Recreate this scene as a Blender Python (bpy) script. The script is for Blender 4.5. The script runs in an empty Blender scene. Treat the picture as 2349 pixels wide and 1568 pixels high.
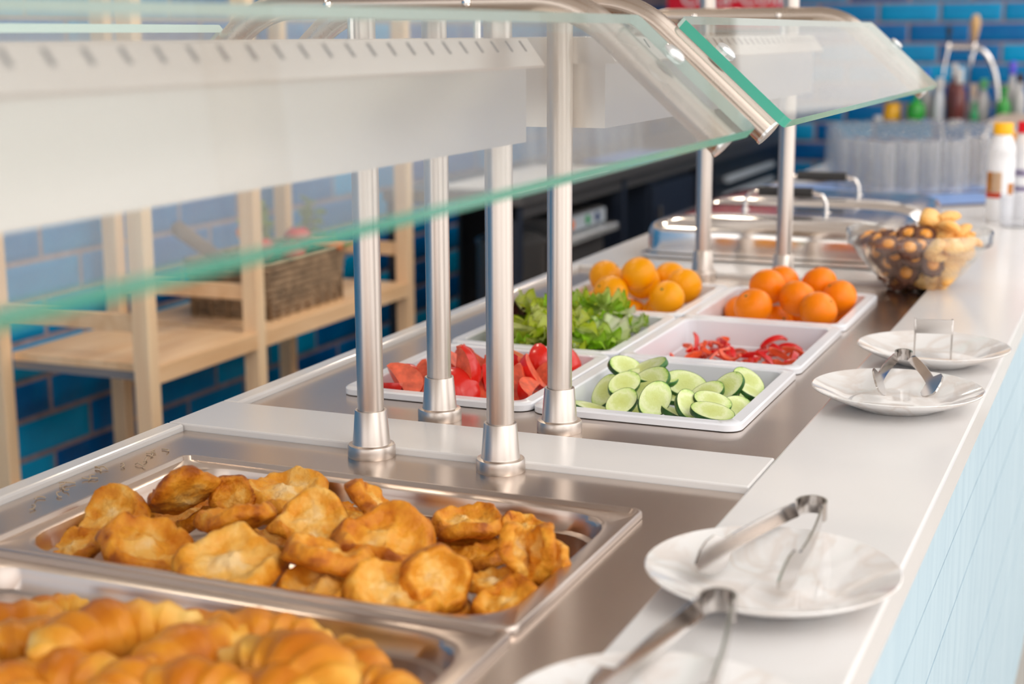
import bpy, bmesh, math, random
from mathutils import Vector, Matrix, noise

random.seed(7)
scene = bpy.context.scene
COL = scene.collection
PI = math.pi

# ------------------------------------------------------------------ camera
# World: counter deck is z = 0, floor is z = -0.9, X to the guests, Y along the counter.
YAW, PITCH, ROLL = -0.399088, 0.201113, -0.005167
fwd = Vector((math.sin(YAW) * math.cos(PITCH), math.cos(YAW) * math.cos(PITCH), -math.sin(PITCH)))
rgt = fwd.cross(Vector((0, 0, 1))).normalized()
upv = rgt.cross(fwd)
r2 = rgt * math.cos(ROLL) + upv * math.sin(ROLL)
u2 = -rgt * math.sin(ROLL) + upv * math.cos(ROLL)
cam_data = bpy.data.cameras.new('camera')
cam = bpy.data.objects.new('camera', cam_data)
COL.objects.link(cam)
m = Matrix((r2, u2, -fwd)).transposed().to_4x4()
m.translation = Vector((0.95248, -1.00649, 0.45564))
cam.matrix_world = m
cam_data.sensor_fit = 'HORIZONTAL'
cam_data.sensor_width = 36.0
cam_data.lens = 3452.756 / 2349.0 * 36.0
cam_data.clip_start = 0.02
cam_data.dof.use_dof = True
cam_data.dof.focus_distance = 1.72
cam_data.dof.aperture_fstop = 4.2
scene.camera = cam

# ------------------------------------------------------------------ light
world = bpy.data.worlds.new('world')
scene.world = world
world.use_nodes = True
wn = world.node_tree.nodes
wbg = wn['Background']
wbg.inputs['Color'].default_value = (1.0, 0.982, 0.965, 1)
wbg.inputs['Strength'].default_value = 1.95
sun_d = bpy.data.lights.new('sun', 'SUN')
sun_d.energy = 0.7
sun_d.angle = math.radians(25)
sun_d.color = (1.0, 0.96, 0.9)
sun = bpy.data.objects.new('sun', sun_d)
COL.objects.link(sun)
sun.rotation_euler = Vector((-0.75, 0.35, -0.62)).to_track_quat('-Z', 'Y').to_euler()
scene.view_settings.view_transform = 'Standard'
scene.view_settings.look = 'None'
scene.view_settings.exposure = 0.12
scene.view_settings.gamma = 1.0
scene.view_settings.use_curve_mapping = False

# ------------------------------------------------------------------ materials
MATS = {}

def new_mat(name):
    mt = bpy.data.materials.new(name)
    mt.use_nodes = True
    MATS[name] = mt
    nt = mt.node_tree
    return mt, nt, nt.nodes['Principled BSDF']

def N(nt, kind, **kw):
    n = nt.nodes.new(kind)
    for k, v in kw.items():
        setattr(n, k, v)
    return n

def simple(name, col, rough=0.5, metal=0.0, spec=0.5, bump=0.0, bscale=60.0, vary=0.0, vscale=8.0, coat=0.0, stretch=None, sss=0.0, detail=4.0):
    mt, nt, b = new_mat(name)
    b.inputs['Base Color'].default_value = (*col, 1)
    b.inputs['Roughness'].default_value = rough
    b.inputs['Metallic'].default_value = metal
    b.inputs['Specular IOR Level'].default_value = spec
    b.inputs['Coat Weight'].default_value = coat
    b.inputs['Coat Roughness'].default_value = 0.05
    if sss:
        b.inputs['Subsurface Weight'].default_value = sss
        b.inputs['Subsurface Radius'].default_value = (0.006, 0.003, 0.002)
        b.inputs['Subsurface Scale'].default_value = 1.0
    tc = N(nt, 'ShaderNodeTexCoord')
    mp = N(nt, 'ShaderNodeMapping')
    if stretch:
        mp.inputs['Scale'].default_value = stretch
    nt.links.new(tc.outputs['Object'], mp.inputs['Vector'])
    if vary:
        nz = N(nt, 'ShaderNodeTexNoise')
        nz.inputs['Scale'].default_value = vscale
        nz.inputs['Detail'].default_value = detail
        nt.links.new(mp.outputs['Vector'], nz.inputs['Vector'])
        rp = N(nt, 'ShaderNodeValToRGB')
        rp.color_ramp.elements[0].position = 0.3
        rp.color_ramp.elements[1].position = 0.7
        rp.color_ramp.elements[0].color = tuple(max(0, c * (1 - vary)) for c in col) + (1,)
        rp.color_ramp.elements[1].color = tuple(min(1, c * (1 + vary)) for c in col) + (1,)
        nt.links.new(nz.outputs['Fac'], rp.inputs['Fac'])
        nt.links.new(rp.outputs['Color'], b.inputs['Base Color'])
    if bump:
        n2 = N(nt, 'ShaderNodeTexNoise')
        n2.inputs['Scale'].default_value = bscale
        n2.inputs['Detail'].default_value = 4
        nt.links.new(mp.outputs['Vector'], n2.inputs['Vector'])
        bp = N(nt, 'ShaderNodeBump')
        bp.inputs['Strength'].default_value = bump
        bp.inputs['Distance'].default_value = 0.002
        nt.links.new(n2.outputs['Fac'], bp.inputs['Height'])
        nt.links.new(bp.outputs['Normal'], b.inputs['Normal'])
    return mt

def brushed(name, col, rough, stretch, amt=0.12):
    mt, nt, b = new_mat(name)
    b.inputs['Metallic'].default_value = 1.0
    tc = N(nt, 'ShaderNodeTexCoord')
    mp = N(nt, 'ShaderNodeMapping')
    mp.inputs['Scale'].default_value = stretch
    nz = N(nt, 'ShaderNodeTexNoise')
    nz.inputs['Scale'].default_value = 30
    nz.inputs['Detail'].default_value = 5
    nt.links.new(tc.outputs['Object'], mp.inputs['Vector'])
    nt.links.new(mp.outputs['Vector'], nz.inputs['Vector'])
    rp = N(nt, 'ShaderNodeMapRange')
    rp.inputs['To Min'].default_value = max(0.02, rough - amt)
    rp.inputs['To Max'].default_value = rough + amt
    nt.links.new(nz.outputs['Fac'], rp.inputs['Value'])
    nt.links.new(rp.outputs['Result'], b.inputs['Roughness'])
    cr = N(nt, 'ShaderNodeValToRGB')
    cr.color_ramp.elements[0].color = tuple(c * 0.985 for c in col) + (1,)
    cr.color_ramp.elements[1].color = tuple(min(1, c * 1.03) for c in col) + (1,)
    nt.links.new(nz.outputs['Fac'], cr.inputs['Fac'])
    nt.links.new(cr.outputs['Color'], b.inputs['Base Color'])
    return mt

def clear_glass(name, tint, refl=1.0, haze=0.0):
    """sheet glass: Schlick reflection over a clear, slightly tinted body"""
    mt = bpy.data.materials.new(name)
    mt.use_nodes = True
    MATS[name] = mt
    nt = mt.node_tree
    nt.nodes.clear()
    out = N(nt, 'ShaderNodeOutputMaterial')
    geo = N(nt, 'ShaderNodeNewGeometry')
    dot = N(nt, 'ShaderNodeVectorMath', operation='DOT_PRODUCT')
    nt.links.new(geo.outputs['Normal'], dot.inputs[0])
    nt.links.new(geo.outputs['Incoming'], dot.inputs[1])
    ab = N(nt, 'ShaderNodeMath', operation='ABSOLUTE')
    nt.links.new(dot.outputs['Value'], ab.inputs[0])
    om = N(nt, 'ShaderNodeMath', operation='SUBTRACT')
    om.inputs[0].default_value = 1.0
    nt.links.new(ab.outputs[0], om.inputs[1])
    pw = N(nt, 'ShaderNodeMath', operation='POWER')
    pw.inputs[1].default_value = 5.0
    nt.links.new(om.outputs[0], pw.inputs[0])
    ma = N(nt, 'ShaderNodeMath', operation='MULTIPLY_ADD')
    ma.inputs[1].default_value = 0.95 * refl
    ma.inputs[2].default_value = 0.045 * refl
    nt.links.new(pw.outputs[0], ma.inputs[0])
    tr = N(nt, 'ShaderNodeBsdfTransparent')
    tr.inputs['Color'].default_value = (*tint, 1)
    gl = N(nt, 'ShaderNodeBsdfGlossy')
    gl.inputs['Roughness'].default_value = 0.02
    mx = N(nt, 'ShaderNodeMixShader')
    nt.links.new(ma.outputs[0], mx.inputs['Fac'])
    nt.links.new(gl.outputs[0], mx.inputs[2])
    if haze:
        df = N(nt, 'ShaderNodeBsdfTranslucent')
        df.inputs['Color'].default_value = (0.9, 0.9, 0.9, 1)
        d2 = N(nt, 'ShaderNodeBsdfDiffuse')
        d2.inputs['Color'].default_value = (0.9, 0.9, 0.9, 1)
        ms = N(nt, 'ShaderNodeMixShader')
        nt.links.new(df.outputs[0], ms.inputs[1])
        nt.links.new(d2.outputs[0], ms.inputs[2])
        mf = N(nt, 'ShaderNodeMixShader')
        nz = N(nt, 'ShaderNodeTexNoise')
        nz.inputs['Scale'].default_value = 3.0
        mr = N(nt, 'ShaderNodeMapRange')
        mr.inputs['To Min'].default_value = haze * 0.75
        mr.inputs['To Max'].default_value = haze * 1.25
        nt.links.new(nz.outputs['Fac'], mr.inputs['Value'])
        nt.links.new(mr.outputs['Result'], mf.inputs['Fac'])
        nt.links.new(tr.outputs[0], mf.inputs[1])
        nt.links.new(ms.outputs[0], mf.inputs[2])
        nt.links.new(mf.outputs[0], mx.inputs[1])
    else:
        nt.links.new(tr.outputs[0], mx.inputs[1])
    nt.links.new(mx.outputs[0], out.inputs['Surface'])
    return mt

def radial(name, stops, scale, rough=0.5, nscale=40.0, namt=0.25, bump=0.4, axis_z=True, rnd=0.0, spec=0.4, sss=0.0, bdist=0.002):
    """colour by distance from the thing's own centre line plus noise (crust, flesh, leaf)"""
    mt, nt, b = new_mat(name)
    b.inputs['Roughness'].default_value = rough
    b.inputs['Specular IOR Level'].default_value = spec
    if sss:
        b.inputs['Subsurface Weight'].default_value = sss
        b.inputs['Subsurface Radius'].default_value = (0.005, 0.003, 0.0015)
        b.inputs['Subsurface Scale'].default_value = 1.0
    tc = N(nt, 'ShaderNodeTexCoord')
    oi = N(nt, 'ShaderNodeObjectInfo')
    mp = N(nt, 'ShaderNodeVectorMath', operation='MULTIPLY')
    mp.inputs[1].default_value = (scale, scale, 0.0 if axis_z else scale)
    nt.links.new(tc.outputs['Object'], mp.inputs[0])
    ln = N(nt, 'ShaderNodeVectorMath', operation='LENGTH')
    nt.links.new(mp.outputs['Vector'], ln.inputs[0])
    nz = N(nt, 'ShaderNodeTexNoise', noise_dimensions='4D')
    nz.inputs['Scale'].default_value = nscale
    nz.inputs['Detail'].default_value = 5
    nt.links.new(tc.outputs['Object'], nz.inputs['Vector'])
    wv = N(nt, 'ShaderNodeMath', operation='MULTIPLY')
    wv.inputs[1].default_value = 37.0
    nt.links.new(oi.outputs['Random'], wv.inputs[0])
    nt.links.new(wv.outputs[0], nz.inputs['W'])
    s1 = N(nt, 'ShaderNodeMath', operation='SUBTRACT')
    s1.inputs[1].default_value = 0.5
    nt.links.new(nz.outputs['Fac'], s1.inputs[0])
    s2 = N(nt, 'ShaderNodeMath', operation='MULTIPLY_ADD')
    s2.inputs[1].default_value = namt * 4
    nt.links.new(s1.outputs[0], s2.inputs[0])
    nt.links.new(ln.outputs['Value'], s2.inputs[2])
    r0 = N(nt, 'ShaderNodeMath', operation='MULTIPLY_ADD')
    r0.inputs[1].default_value = rnd
    nt.links.new(oi.outputs['Alpha'], r0.inputs[0])
    nt.links.new(s2.outputs[0], r0.inputs[2])
    rp = N(nt, 'ShaderNodeValToRGB')
    el = rp.color_ramp.elements
    el[0].position, el[0].color = stops[0][0], (*stops[0][1], 1)
    el[1].position, el[1].color = stops[-1][0], (*stops[-1][1], 1)
    for ps, cl in stops[1:-1]:
        e = el.new(ps)
        e.color = (*cl, 1)
    nt.links.new(r0.outputs[0], rp.inputs['Fac'])
    nt.links.new(rp.outputs['Color'], b.inputs['Base Color'])
    if bump:
        bp = N(nt, 'ShaderNodeBump')
        bp.inputs['Strength'].default_value = bump
        bp.inputs['Distance'].default_value = bdist
        n2 = N(nt, 'ShaderNodeTexNoise')
        n2.inputs['Scale'].default_value = nscale * 3
        n2.inputs['Detail'].default_value = 4
        nt.links.new(tc.outputs['Object'], n2.inputs['Vector'])
        nt.links.new(n2.outputs['Fac'], bp.inputs['Height'])
        nt.links.new(bp.outputs['Normal'], b.inputs['Normal'])
    return mt

def wood(name, c1, c2, stretch=(14, 1.2, 14), rough=0.55):
    mt, nt, b = new_mat(name)
    b.inputs['Roughness'].default_value = rough
    tc = N(nt, 'ShaderNodeTexCoord')
    mp = N(nt, 'ShaderNodeMapping')
    mp.inputs['Scale'].default_value = stretch
    nz = N(nt, 'ShaderNodeTexNoise')
    nz.inputs['Scale'].default_value = 2.5
    nz.inputs['Detail'].default_value = 6
    nz.inputs['Distortion'].default_value = 0.6
    nt.links.new(tc.outputs['Object'], mp.inputs['Vector'])
    nt.links.new(mp.outputs['Vector'], nz.inputs['Vector'])
    rp = N(nt, 'ShaderNodeValToRGB')
    rp.color_ramp.elements[0].position = 0.35
    rp.color_ramp.elements[1].position = 0.65
    rp.color_ramp.elements[0].color = (*c1, 1)
    rp.color_ramp.elements[1].color = (*c2, 1)
    nt.links.new(nz.outputs['Fac'], rp.inputs['Fac'])
    nt.links.new(rp.outputs['Color'], b.inputs['Base Color'])
    return mt

def tile_mat(name):
    mt, nt, b = new_mat(name)
    b.inputs['Roughness'].default_value = 0.28
    b.inputs['Specular IOR Level'].default_value = 0.2
    oi = N(nt, 'ShaderNodeObjectInfo')
    tc = N(nt, 'ShaderNodeTexCoord')
    nz = N(nt, 'ShaderNodeTexNoise')
    nz.inputs['Scale'].default_value = 9
    nz.inputs['Detail'].default_value = 3
    nt.links.new(tc.outputs['Object'], nz.inputs['Vector'])
    ad = N(nt, 'ShaderNodeMath', operation='MULTIPLY_ADD')
    ad.inputs[1].default_value = 0.5
    nt.links.new(nz.outputs['Fac'], ad.inputs[0])
    ml = N(nt, 'ShaderNodeMath', operation='MULTIPLY')
    ml.inputs[1].default_value = 0.75
    nt.links.new(oi.outputs['Random'], ml.inputs[0])
    nt.links.new(ml.outputs[0], ad.inputs[2])
    rp = N(nt, 'ShaderNodeValToRGB')
    el = rp.color_ramp.elements
    el[0].position, el[0].color = 0.2, (0.0, 0.075, 0.25, 1)
    el[1].position, el[1].color = 1.0, (0.0, 0.38, 0.74, 1)
    for ps, cl in ((0.3, (0.0, 0.11, 0.38)), (0.6, (0.0, 0.22, 0.52)), (0.8, (0.0, 0.31, 0.62))):
        e = el.new(ps)
        e.color = (*cl, 1)
    nt.links.new(ad.outputs[0], rp.inputs['Fac'])
    nt.links.new(rp.outputs['Color'], b.inputs['Base Color'])
    return mt

brushed('steel_deck', (0.62, 0.535, 0.475), 0.22, (0.12, 2, 1), 0.012)
brushed('steel_post', (0.66, 0.585, 0.53), 0.36, (1, 1, 0.2), 0.02)
brushed('steel_tube', (0.50, 0.425, 0.365), 0.27, (1, 1, 1), 0.02)
brushed('steel_pan', (0.64, 0.545, 0.485), 0.30, (1, 1, 1), 0.02)
brushed('steel_tongs', (0.56, 0.525, 0.50), 0.16, (1, 1, 1), 0.03)
brushed('steel_polished', (0.78, 0.735, 0.70), 0.14, (1, 1, 1), 0.03)
brushed('steel_lamp', (0.70, 0.655, 0.605), 0.32, (1, 0.2, 1), 0.06)
simple('dark_slot', (0.05, 0.045, 0.045), 0.6)
simple('counter_white', (0.76, 0.74, 0.73), 0.18, spec=0.5, vary=0.015, vscale=4)
simple('tray_white', (0.82, 0.83, 0.875), 0.22, spec=0.5)
simple('black_plastic', (0.02, 0.02, 0.022), 0.35)
simple('black_body', (0.012, 0.015, 0.022), 0.4)
simple('navy_body', (0.015, 0.022, 0.04), 0.35)
simple('mortar', (0.33, 0.27, 0.31), 0.85, vary=0.2, vscale=30)
simple('plaster', (0.70, 0.585, 0.49), 0.85, vary=0.06, vscale=2)
simple('floor_tile', (0.42, 0.36, 0.31), 0.35, vary=0.12, vscale=3)
simple('reflection_beam_wood', (0.55, 0.42, 0.30), 0.6, vary=0.12, vscale=3)
simple('appliance_blue', (0.24, 0.27, 0.33), 0.5)
clear_glass('tinted_pane', (0.76, 0.74, 0.72), 1.0, 0.0)
simple('ceiling_paint', (0.82, 0.79, 0.76), 0.8)
simple('pillar_white', (0.75, 0.73, 0.70), 0.6)
tile_mat('blue_glaze')
clear_glass('guard_glass', (0.97, 0.985, 0.98), 1.0, 0.12)  # last value paints in the white haze of bright reflections
clear_glass('cup_glass', (0.95, 0.955, 0.97), 1.8, 0.10)
clear_glass('bowl_glass', (0.975, 0.985, 0.985), 1.5, 0.03)
simple('glass_edge', (0.075, 0.45, 0.33), 0.2, spec=0.5)
simple('glass_edge_lit', (0.50, 0.68, 0.63), 0.25, spec=0.5)  # edge green made paler, with the lit look painted into the colour
simple('clamp_clear', (0.75, 0.76, 0.76), 0.2, metal=0.6)
wood('pine', (0.84, 0.56, 0.33), (0.92, 0.68, 0.43), (9, 9, 0.8))
wood('pine_board', (0.78, 0.48, 0.25), (0.90, 0.62, 0.37), (10, 1.0, 10))
wood('tan_wood', (0.58, 0.43, 0.32), (0.66, 0.50, 0.38), (2, 8, 8), 0.4)
wood('pale_blue_plank', (0.42, 0.57, 0.66), (0.50, 0.645, 0.725), (3, 9, 0.8), 0.5)
simple('plank_gap', (0.42, 0.33, 0.30), 0.9)
simple('wicker', (0.30, 0.20, 0.12), 0.75, vary=0.45, vscale=25)
simple('batten_grey', (0.22, 0.20, 0.20), 0.7)
FRITTERS = [
    ([0.0492, 0.1335, 0.004], 0.035, [0.0365, -0.4927, 0.8694], 0.3, 0, 0.45, 'crumpled golden fritter at the far left of the fritter pan with a curled tip'),
    ([0.0486, 0.077, -0.012], 0.0339, [-0.1629, -0.2242, 0.9608], 1.2, 1, 0.4, 'ragged pale fritter tucked into the near left corner of the fritter pan'),
    ([0.133, 0.0695, 0.004], 0.0428, [0.3907, -0.1082, 0.9141], 2.1, 2, 0.65, 'wide ragged fritter with a dark orange lower rim near the left end of the pan'),
    ([0.0967, 0.1877, 0.018], 0.0367, [-0.6303, 0.3183, 0.7081], 0.5, 3, 0.8, 'narrow brown fritter seen edge on leaning against the far left wall of the pan'),
    ([0.1298, 0.222, 0.012], 0.023, [0.5083, -0.6852, 0.5217], 1.0, 4, 0.95, 'darkest brown fritter standing up at the back of the pan'),
    ([0.1841, 0.1464, 0.014], 0.0381, [-0.227, 0.1591, 0.9608], 0.2, 5, 0.7, 'wavy orange fritter lying edge on between the dark brown one and the big ring fritter'),
    ([0.1679, 0.2589, 0.004], 0.041, [0.1361, -0.128, 0.9824], 2.6, 1, 0.35, 'pale yellow lumpy fritter along the back wall of the pan'),
    ([0.2863, 0.2208, 0.018], 0.0346, [0.5388, 0.3667, 0.7585], 1.5, 2, 0.75, 'long orange fritter slanting down to the right in front of the left steel post'),
    ([0.2565, 0.1577, 0.016], 0.0366, [0.3087, -0.3357, 0.89], 0.0, 0, 0.15, 'large pale fritter with a hollow centre in the middle of the pan'),
    ([0.2419, 0.0464, 0.008], 0.0474, [0.1158, -0.2503, 0.9612], 0.9, 1, 0.1, 'big pale ring shaped fritter at the front left of the pan'),
    ([0.3197, 0.0741, 0.018], 0.0387, [0.1001, 0.1974, 0.9752], 1.9, 3, 0.6, 'curled fritter rim arching below the pale hollow fritter'),
    ([0.34, 0.1446, 0.01], 0.0473, [0.2717, -0.1735, 0.9466], 2.7, 4, 0.8, 'bumpy brown fritter in the centre of the pan'),
    ([0.3308, 0.0558, 0.0], 0.0401, [0.0061, -0.2624, 0.965], 0.7, 5, 0.25, 'pale fritter at the front of the pan beside the ring shaped one'),
    ([0.3969, 0.0548, 0.0], 0.0411, [0.2549, -0.2194, 0.9418], 1.4, 0, 0.3, 'broad pale fritter pressed against the front wall of the pan'),
    ([0.4221, 0.0829, 0.012], 0.0304, [0.5406, -0.5925, 0.5972], 2.2, 2, 0.55, 'upright round fritter with an orange right rim near the front of the pan'),
    ([0.383, 0.2358, 0.006], 0.0352, [-0.017, -0.0463, 0.9988], 0.4, 3, 0.75, 'flat orange fritter at the back of the pan under the right steel post'),
    ([0.4296, 0.2582, 0.004], 0.0228, [0.227, -0.1591, 0.9608], 1.1, 4, 0.85, 'small brown fritter at the back right of the pan'),
    ([0.4664, 0.1492, 0.018], 0.0286, [0.9035, 0.1098, 0.4144], 0.1, 5, 0.5, 'folded fritter standing on edge at the right of the pan'),
    ([0.4845, 0.1675, 0.008], 0.026, [0.1191, -0.6711, 0.7317], 2.0, 0, 0.15, 'pale mottled fritter wedged between two upright ones on the right'),
    ([0.4858, 0.1625, 0.018], 0.0284, [-0.639, -0.6388, 0.4286], 1.7, 1, 0.55, 'tall fritter leaning on the right wall of the pan'),
    ([0.4593, 0.1192, 0.0], 0.0225, [-0.0195, -0.124, 0.9921], 2.4, 2, 0.5, 'small flat fritter lying near the front right of the pan'),
    ([0.485, 0.0919, -0.006], 0.0301, [-0.139, -0.3563, 0.924], 0.6, 3, 0.85, 'dark orange fritter in the front right corner of the pan'),
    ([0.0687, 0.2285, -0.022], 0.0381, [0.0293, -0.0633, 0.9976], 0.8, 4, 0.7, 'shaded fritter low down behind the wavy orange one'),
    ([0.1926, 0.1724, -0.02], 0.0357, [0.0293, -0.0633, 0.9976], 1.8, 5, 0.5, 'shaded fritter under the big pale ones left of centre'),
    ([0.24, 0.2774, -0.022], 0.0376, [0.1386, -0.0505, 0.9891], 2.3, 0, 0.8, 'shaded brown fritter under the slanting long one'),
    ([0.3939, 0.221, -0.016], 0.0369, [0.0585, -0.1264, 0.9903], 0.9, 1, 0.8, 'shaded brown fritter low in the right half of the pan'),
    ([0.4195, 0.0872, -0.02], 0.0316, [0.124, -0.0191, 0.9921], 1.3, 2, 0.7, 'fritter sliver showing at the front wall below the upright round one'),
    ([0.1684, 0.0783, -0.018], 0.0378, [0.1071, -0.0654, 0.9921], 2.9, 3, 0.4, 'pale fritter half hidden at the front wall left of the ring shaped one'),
]
CROISSANTS = [
    ([0.21, -0.161, 0.016], 0.105, 20, 8, 0, 'croissant at the left edge of the croissant pan turned end on'),
    ([0.1386, -0.0744, 0.0], 0.07, 70, 0, 1, 'small pale croissant tip behind the left croissants'),
    ([0.2557, -0.144, 0.026], 0.13, 52, 10, 2, 'large golden croissant curving up at the left of the croissant pan'),
    ([0.3305, -0.1455, 0.02], 0.12, 60, 5, 1, 'pale croissant left of centre in the croissant pan'),
    ([0.281, -0.0698, 0.002], 0.1, 10, 0, 0, 'pale croissant at the back between two darker ones'),
    ([0.3513, -0.0905, 0.018], 0.11, 25, 12, 2, 'brown croissant with an upturned horn at the back of the pan'),
    ([0.4262, -0.1455, 0.028], 0.13, -30, 0, 0, 'darkest croissant right of centre in the croissant pan'),
    ([0.4441, -0.0908, 0.004], 0.095, -60, 6, 1, 'pale croissant by the right wall of the croissant pan'),
    ([0.2642, -0.2053, 0.014], 0.12, 15, 0, 2, 'croissant lying along the lower left of the picture'),
    ([0.3214, -0.2007, 0.02], 0.1, 75, 4, 0, 'stubby croissant at the lower edge left of centre'),
    ([0.3634, -0.1931, 0.02], 0.11, 5, 0, 1, 'croissant with pale folds at the lower edge of the picture'),
    ([0.4276, -0.1776, 0.018], 0.12, -15, 0, 2, 'broad brown croissant cut off by the lower edge'),
    ([0.4821, -0.111, 0.0], 0.1, -35, 0, 0, 'croissant in the near right corner of the croissant pan'),
    ([0.1477, -0.1404, 0.01], 0.11, 60, 0, 1, 'croissant cut off by the left edge of the picture'),
    ([0.2427, -0.2389, 0.016], 0.11, -20, 0, 2, 'croissant in the lower left corner of the picture'),
    ([0.3483, -0.1111, 0.0], 0.11, 80, 0, 1, 'shaded croissant under the centre of the heap'),
    ([0.263, -0.1083, -0.006], 0.11, 0, 0, 0, 'shaded croissant between the large golden and the pale one'),
]
ORANGES = [
    ([0.0669, 1.533, 0.0263], 'L', 'yellowish orange on the upper left of the left fruit heap'),
    ([0.1185, 1.4061, 0.0198], 'L', 'round orange in front of the left fruit heap just above the lettuce'),
    ([0.1556, 1.4454, 0.0502], 'L', 'topmost orange of the left fruit heap'),
    ([0.1384, 1.5248, 0.0236], 'L', 'orange directly beneath the topmost one in the left fruit heap'),
    ([0.212, 1.4292, 0.014], 'L', 'yellow orange at the front right of the left fruit heap with a dark stem dot'),
    ([0.2137, 1.5281, 0.0199], 'L', 'large orange at the right of the left fruit heap near the steel post'),
    ([0.1739, 1.5757, 0.0221], 'L', 'orange half hidden behind the rightmost one of the left fruit heap'),
    ([0.0619, 1.4952, -0.0229], 'L', 'orange low down at the left of the lettuce'),
    ([0.1169, 1.5215, -0.0345], 'L', 'low orange showing just above the lettuce in the left tray'),
    ([0.1763, 1.5023, -0.0286], 'L', 'low orange slice of rind at the front wall of the left fruit tray'),
    ([0.0644, 1.5757, -0.03], 'L', 'orange buried at the bottom of the left fruit tray'),
    ([0.3675, 1.5087, 0.0309], 'R', 'orange on the upper left of the right fruit heap'),
    ([0.3645, 1.422, 0.01], 'R', 'round orange at the front left of the right fruit heap'),
    ([0.3269, 1.4996, -0.0152], 'R', 'orange at the far left of the right fruit heap'),
    ([0.3269, 1.5609, -0.0345], 'R', 'low orange at the front left corner of the right fruit tray'),
    ([0.3765, 1.5757, 0.0276], 'R', 'orange at the back of the right fruit heap'),
    ([0.4264, 1.4751, 0.02], 'R', 'orange in the middle of the right fruit heap'),
    ([0.4424, 1.5757, 0.03], 'R', 'top orange at the back right of the right fruit heap'),
    ([0.4849, 1.5327, 0.0159], 'R', 'rightmost orange of the right fruit heap'),
    ([0.4735, 1.4179, 0.012], 'R', 'orange with a pale star shaped mark at the front of the right fruit heap'),
    ([0.381, 1.523, -0.0345], 'R', 'low orange at the front wall of the right fruit tray'),
    ([0.474, 1.5757, -0.0277], 'R', 'low orange in the right corner of the right fruit tray'),
    ([0.4121, 1.5757, -0.0241], 'R', 'orange wedged under the middle of the right fruit heap'),
]
CUCUMBERS = [
    ([0.3624, 0.7479, 0.0], 0.0215, [0.1446, -0.5618, 0.8145], 1.2, 'pale cucumber slice facing forward at the left front of the tray'),
    ([0.4036, 0.7553, 0.006], 0.0241, [0.4148, -0.6477, 0.6391], 1.3, 'largest cucumber slice standing up facing the camera'),
    ([0.4153, 0.8504, 0.006], 0.0263, [0.4475, -0.391, 0.8043], 0.1, 'oval cucumber slice with seeds in the middle of the heap'),
    ([0.4842, 0.7325, 0.002], 0.0245, [0.2728, -0.4235, 0.8638], 0.0, 'bright cucumber slice at the front edge near the right'),
    ([0.4482, 0.7499, 0.004], 0.0173, [0.6876, -0.2954, 0.6633], 1.9, 'cucumber slice tilted to the right showing its dark skin below'),
    ([0.455, 0.8134, 0.006], 0.0156, [-0.1132, -0.5702, 0.8137], 0.9, 'darker green cucumber slice right of the middle'),
    ([0.4769, 0.8313, 0.012], 0.0201, [-0.0898, -0.6983, 0.7101], 0.8, 'cucumber slice standing on edge in the right half of the heap'),
    ([0.4919, 0.8784, 0.01], 0.0222, [0.476, -0.3723, 0.7968], 2.5, 'cucumber slice with a wide dark rim at the upper right'),
    ([0.4979, 0.7896, -0.004], 0.0169, [0.4046, -0.5431, 0.7358], 1.0, 'round cucumber slice at the right front of the heap'),
    ([0.352, 0.7885, 0.014], 0.0168, [0.0641, -0.634, 0.7707], 1.1, 'cucumber slice with a dark corner at the left of the heap'),
    ([0.3228, 0.8011, 0.0], 0.021, [-0.2337, -0.7573, 0.6099], 1.0, 'cucumber slice leaning against the left wall of the tray'),
    ([0.3195, 0.7569, -0.014], 0.0234, [0.1216, -0.0968, 0.9878], 0.1, 'flat cucumber slice in the front left corner of the tray'),
    ([0.3314, 0.8531, 0.022], 0.0139, [0.5641, -0.4047, 0.7197], 0.5, 'cucumber end piece sticking up at the back left'),
    ([0.3578, 0.8503, 0.02], 0.0303, [-0.1629, -0.2242, 0.9608], 0.35, 'long cucumber slice lying flat along the back of the heap'),
    ([0.3737, 0.8403, 0.014], 0.03, [-0.0399, -0.2454, 0.9686], 0.3, 'cucumber slice just below the long flat one'),
    ([0.4339, 0.7576, -0.012], 0.0191, [0.2295, -0.0823, 0.9698], 0.2, 'cucumber slice lying low at the front wall of the tray'),
    ([0.3749, 0.816, 0.01], 0.0283, [-0.0809, -0.5615, 0.8235], 0.7, 'cucumber slice overlapped by the largest one'),
    ([0.5027, 0.8593, 0.0], 0.0186, [0.5783, -0.0589, 0.8137], 0.4, 'cucumber slice turned over showing dark green skin at the right'),
    ([0.4736, 0.7707, 0.006], 0.0163, [0.2348, -0.5077, 0.8289], 0.2, 'cucumber slice peeking out above the bright front one'),
    ([0.5033, 0.8488, -0.008], 0.0168, [0.5424, -0.3578, 0.7601], 1.2, 'cucumber slice against the right wall of the tray'),
    ([0.4004, 0.8378, -0.006], 0.0228, [0.1436, -0.3105, 0.9396], 0.2, 'shaded cucumber slice under the middle of the heap'),
    ([0.4468, 0.8, -0.022], 0.0222, [0.0439, -0.0949, 0.9945], 2.2, 'cucumber slice on the bottom at the front centre'),
    ([0.3683, 0.7725, -0.02], 0.0251, [0.0439, -0.0949, 0.9945], 0.8, 'cucumber slice on the bottom at the left front'),
    ([0.4912, 0.8261, -0.024], 0.0223, [0.0585, -0.1264, 0.9903], 1.4, 'cucumber slice on the bottom at the right front'),
    ([0.3424, 0.8505, -0.014], 0.0261, [-0.0858, -0.2282, 0.9698], 0.4, 'cucumber slice lying under the left pieces'),
    ([0.4607, 0.8974, -0.014], 0.0261, [0.2295, -0.0823, 0.9698], 1.4, 'cucumber slice lying under the right pieces'),
]
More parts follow.
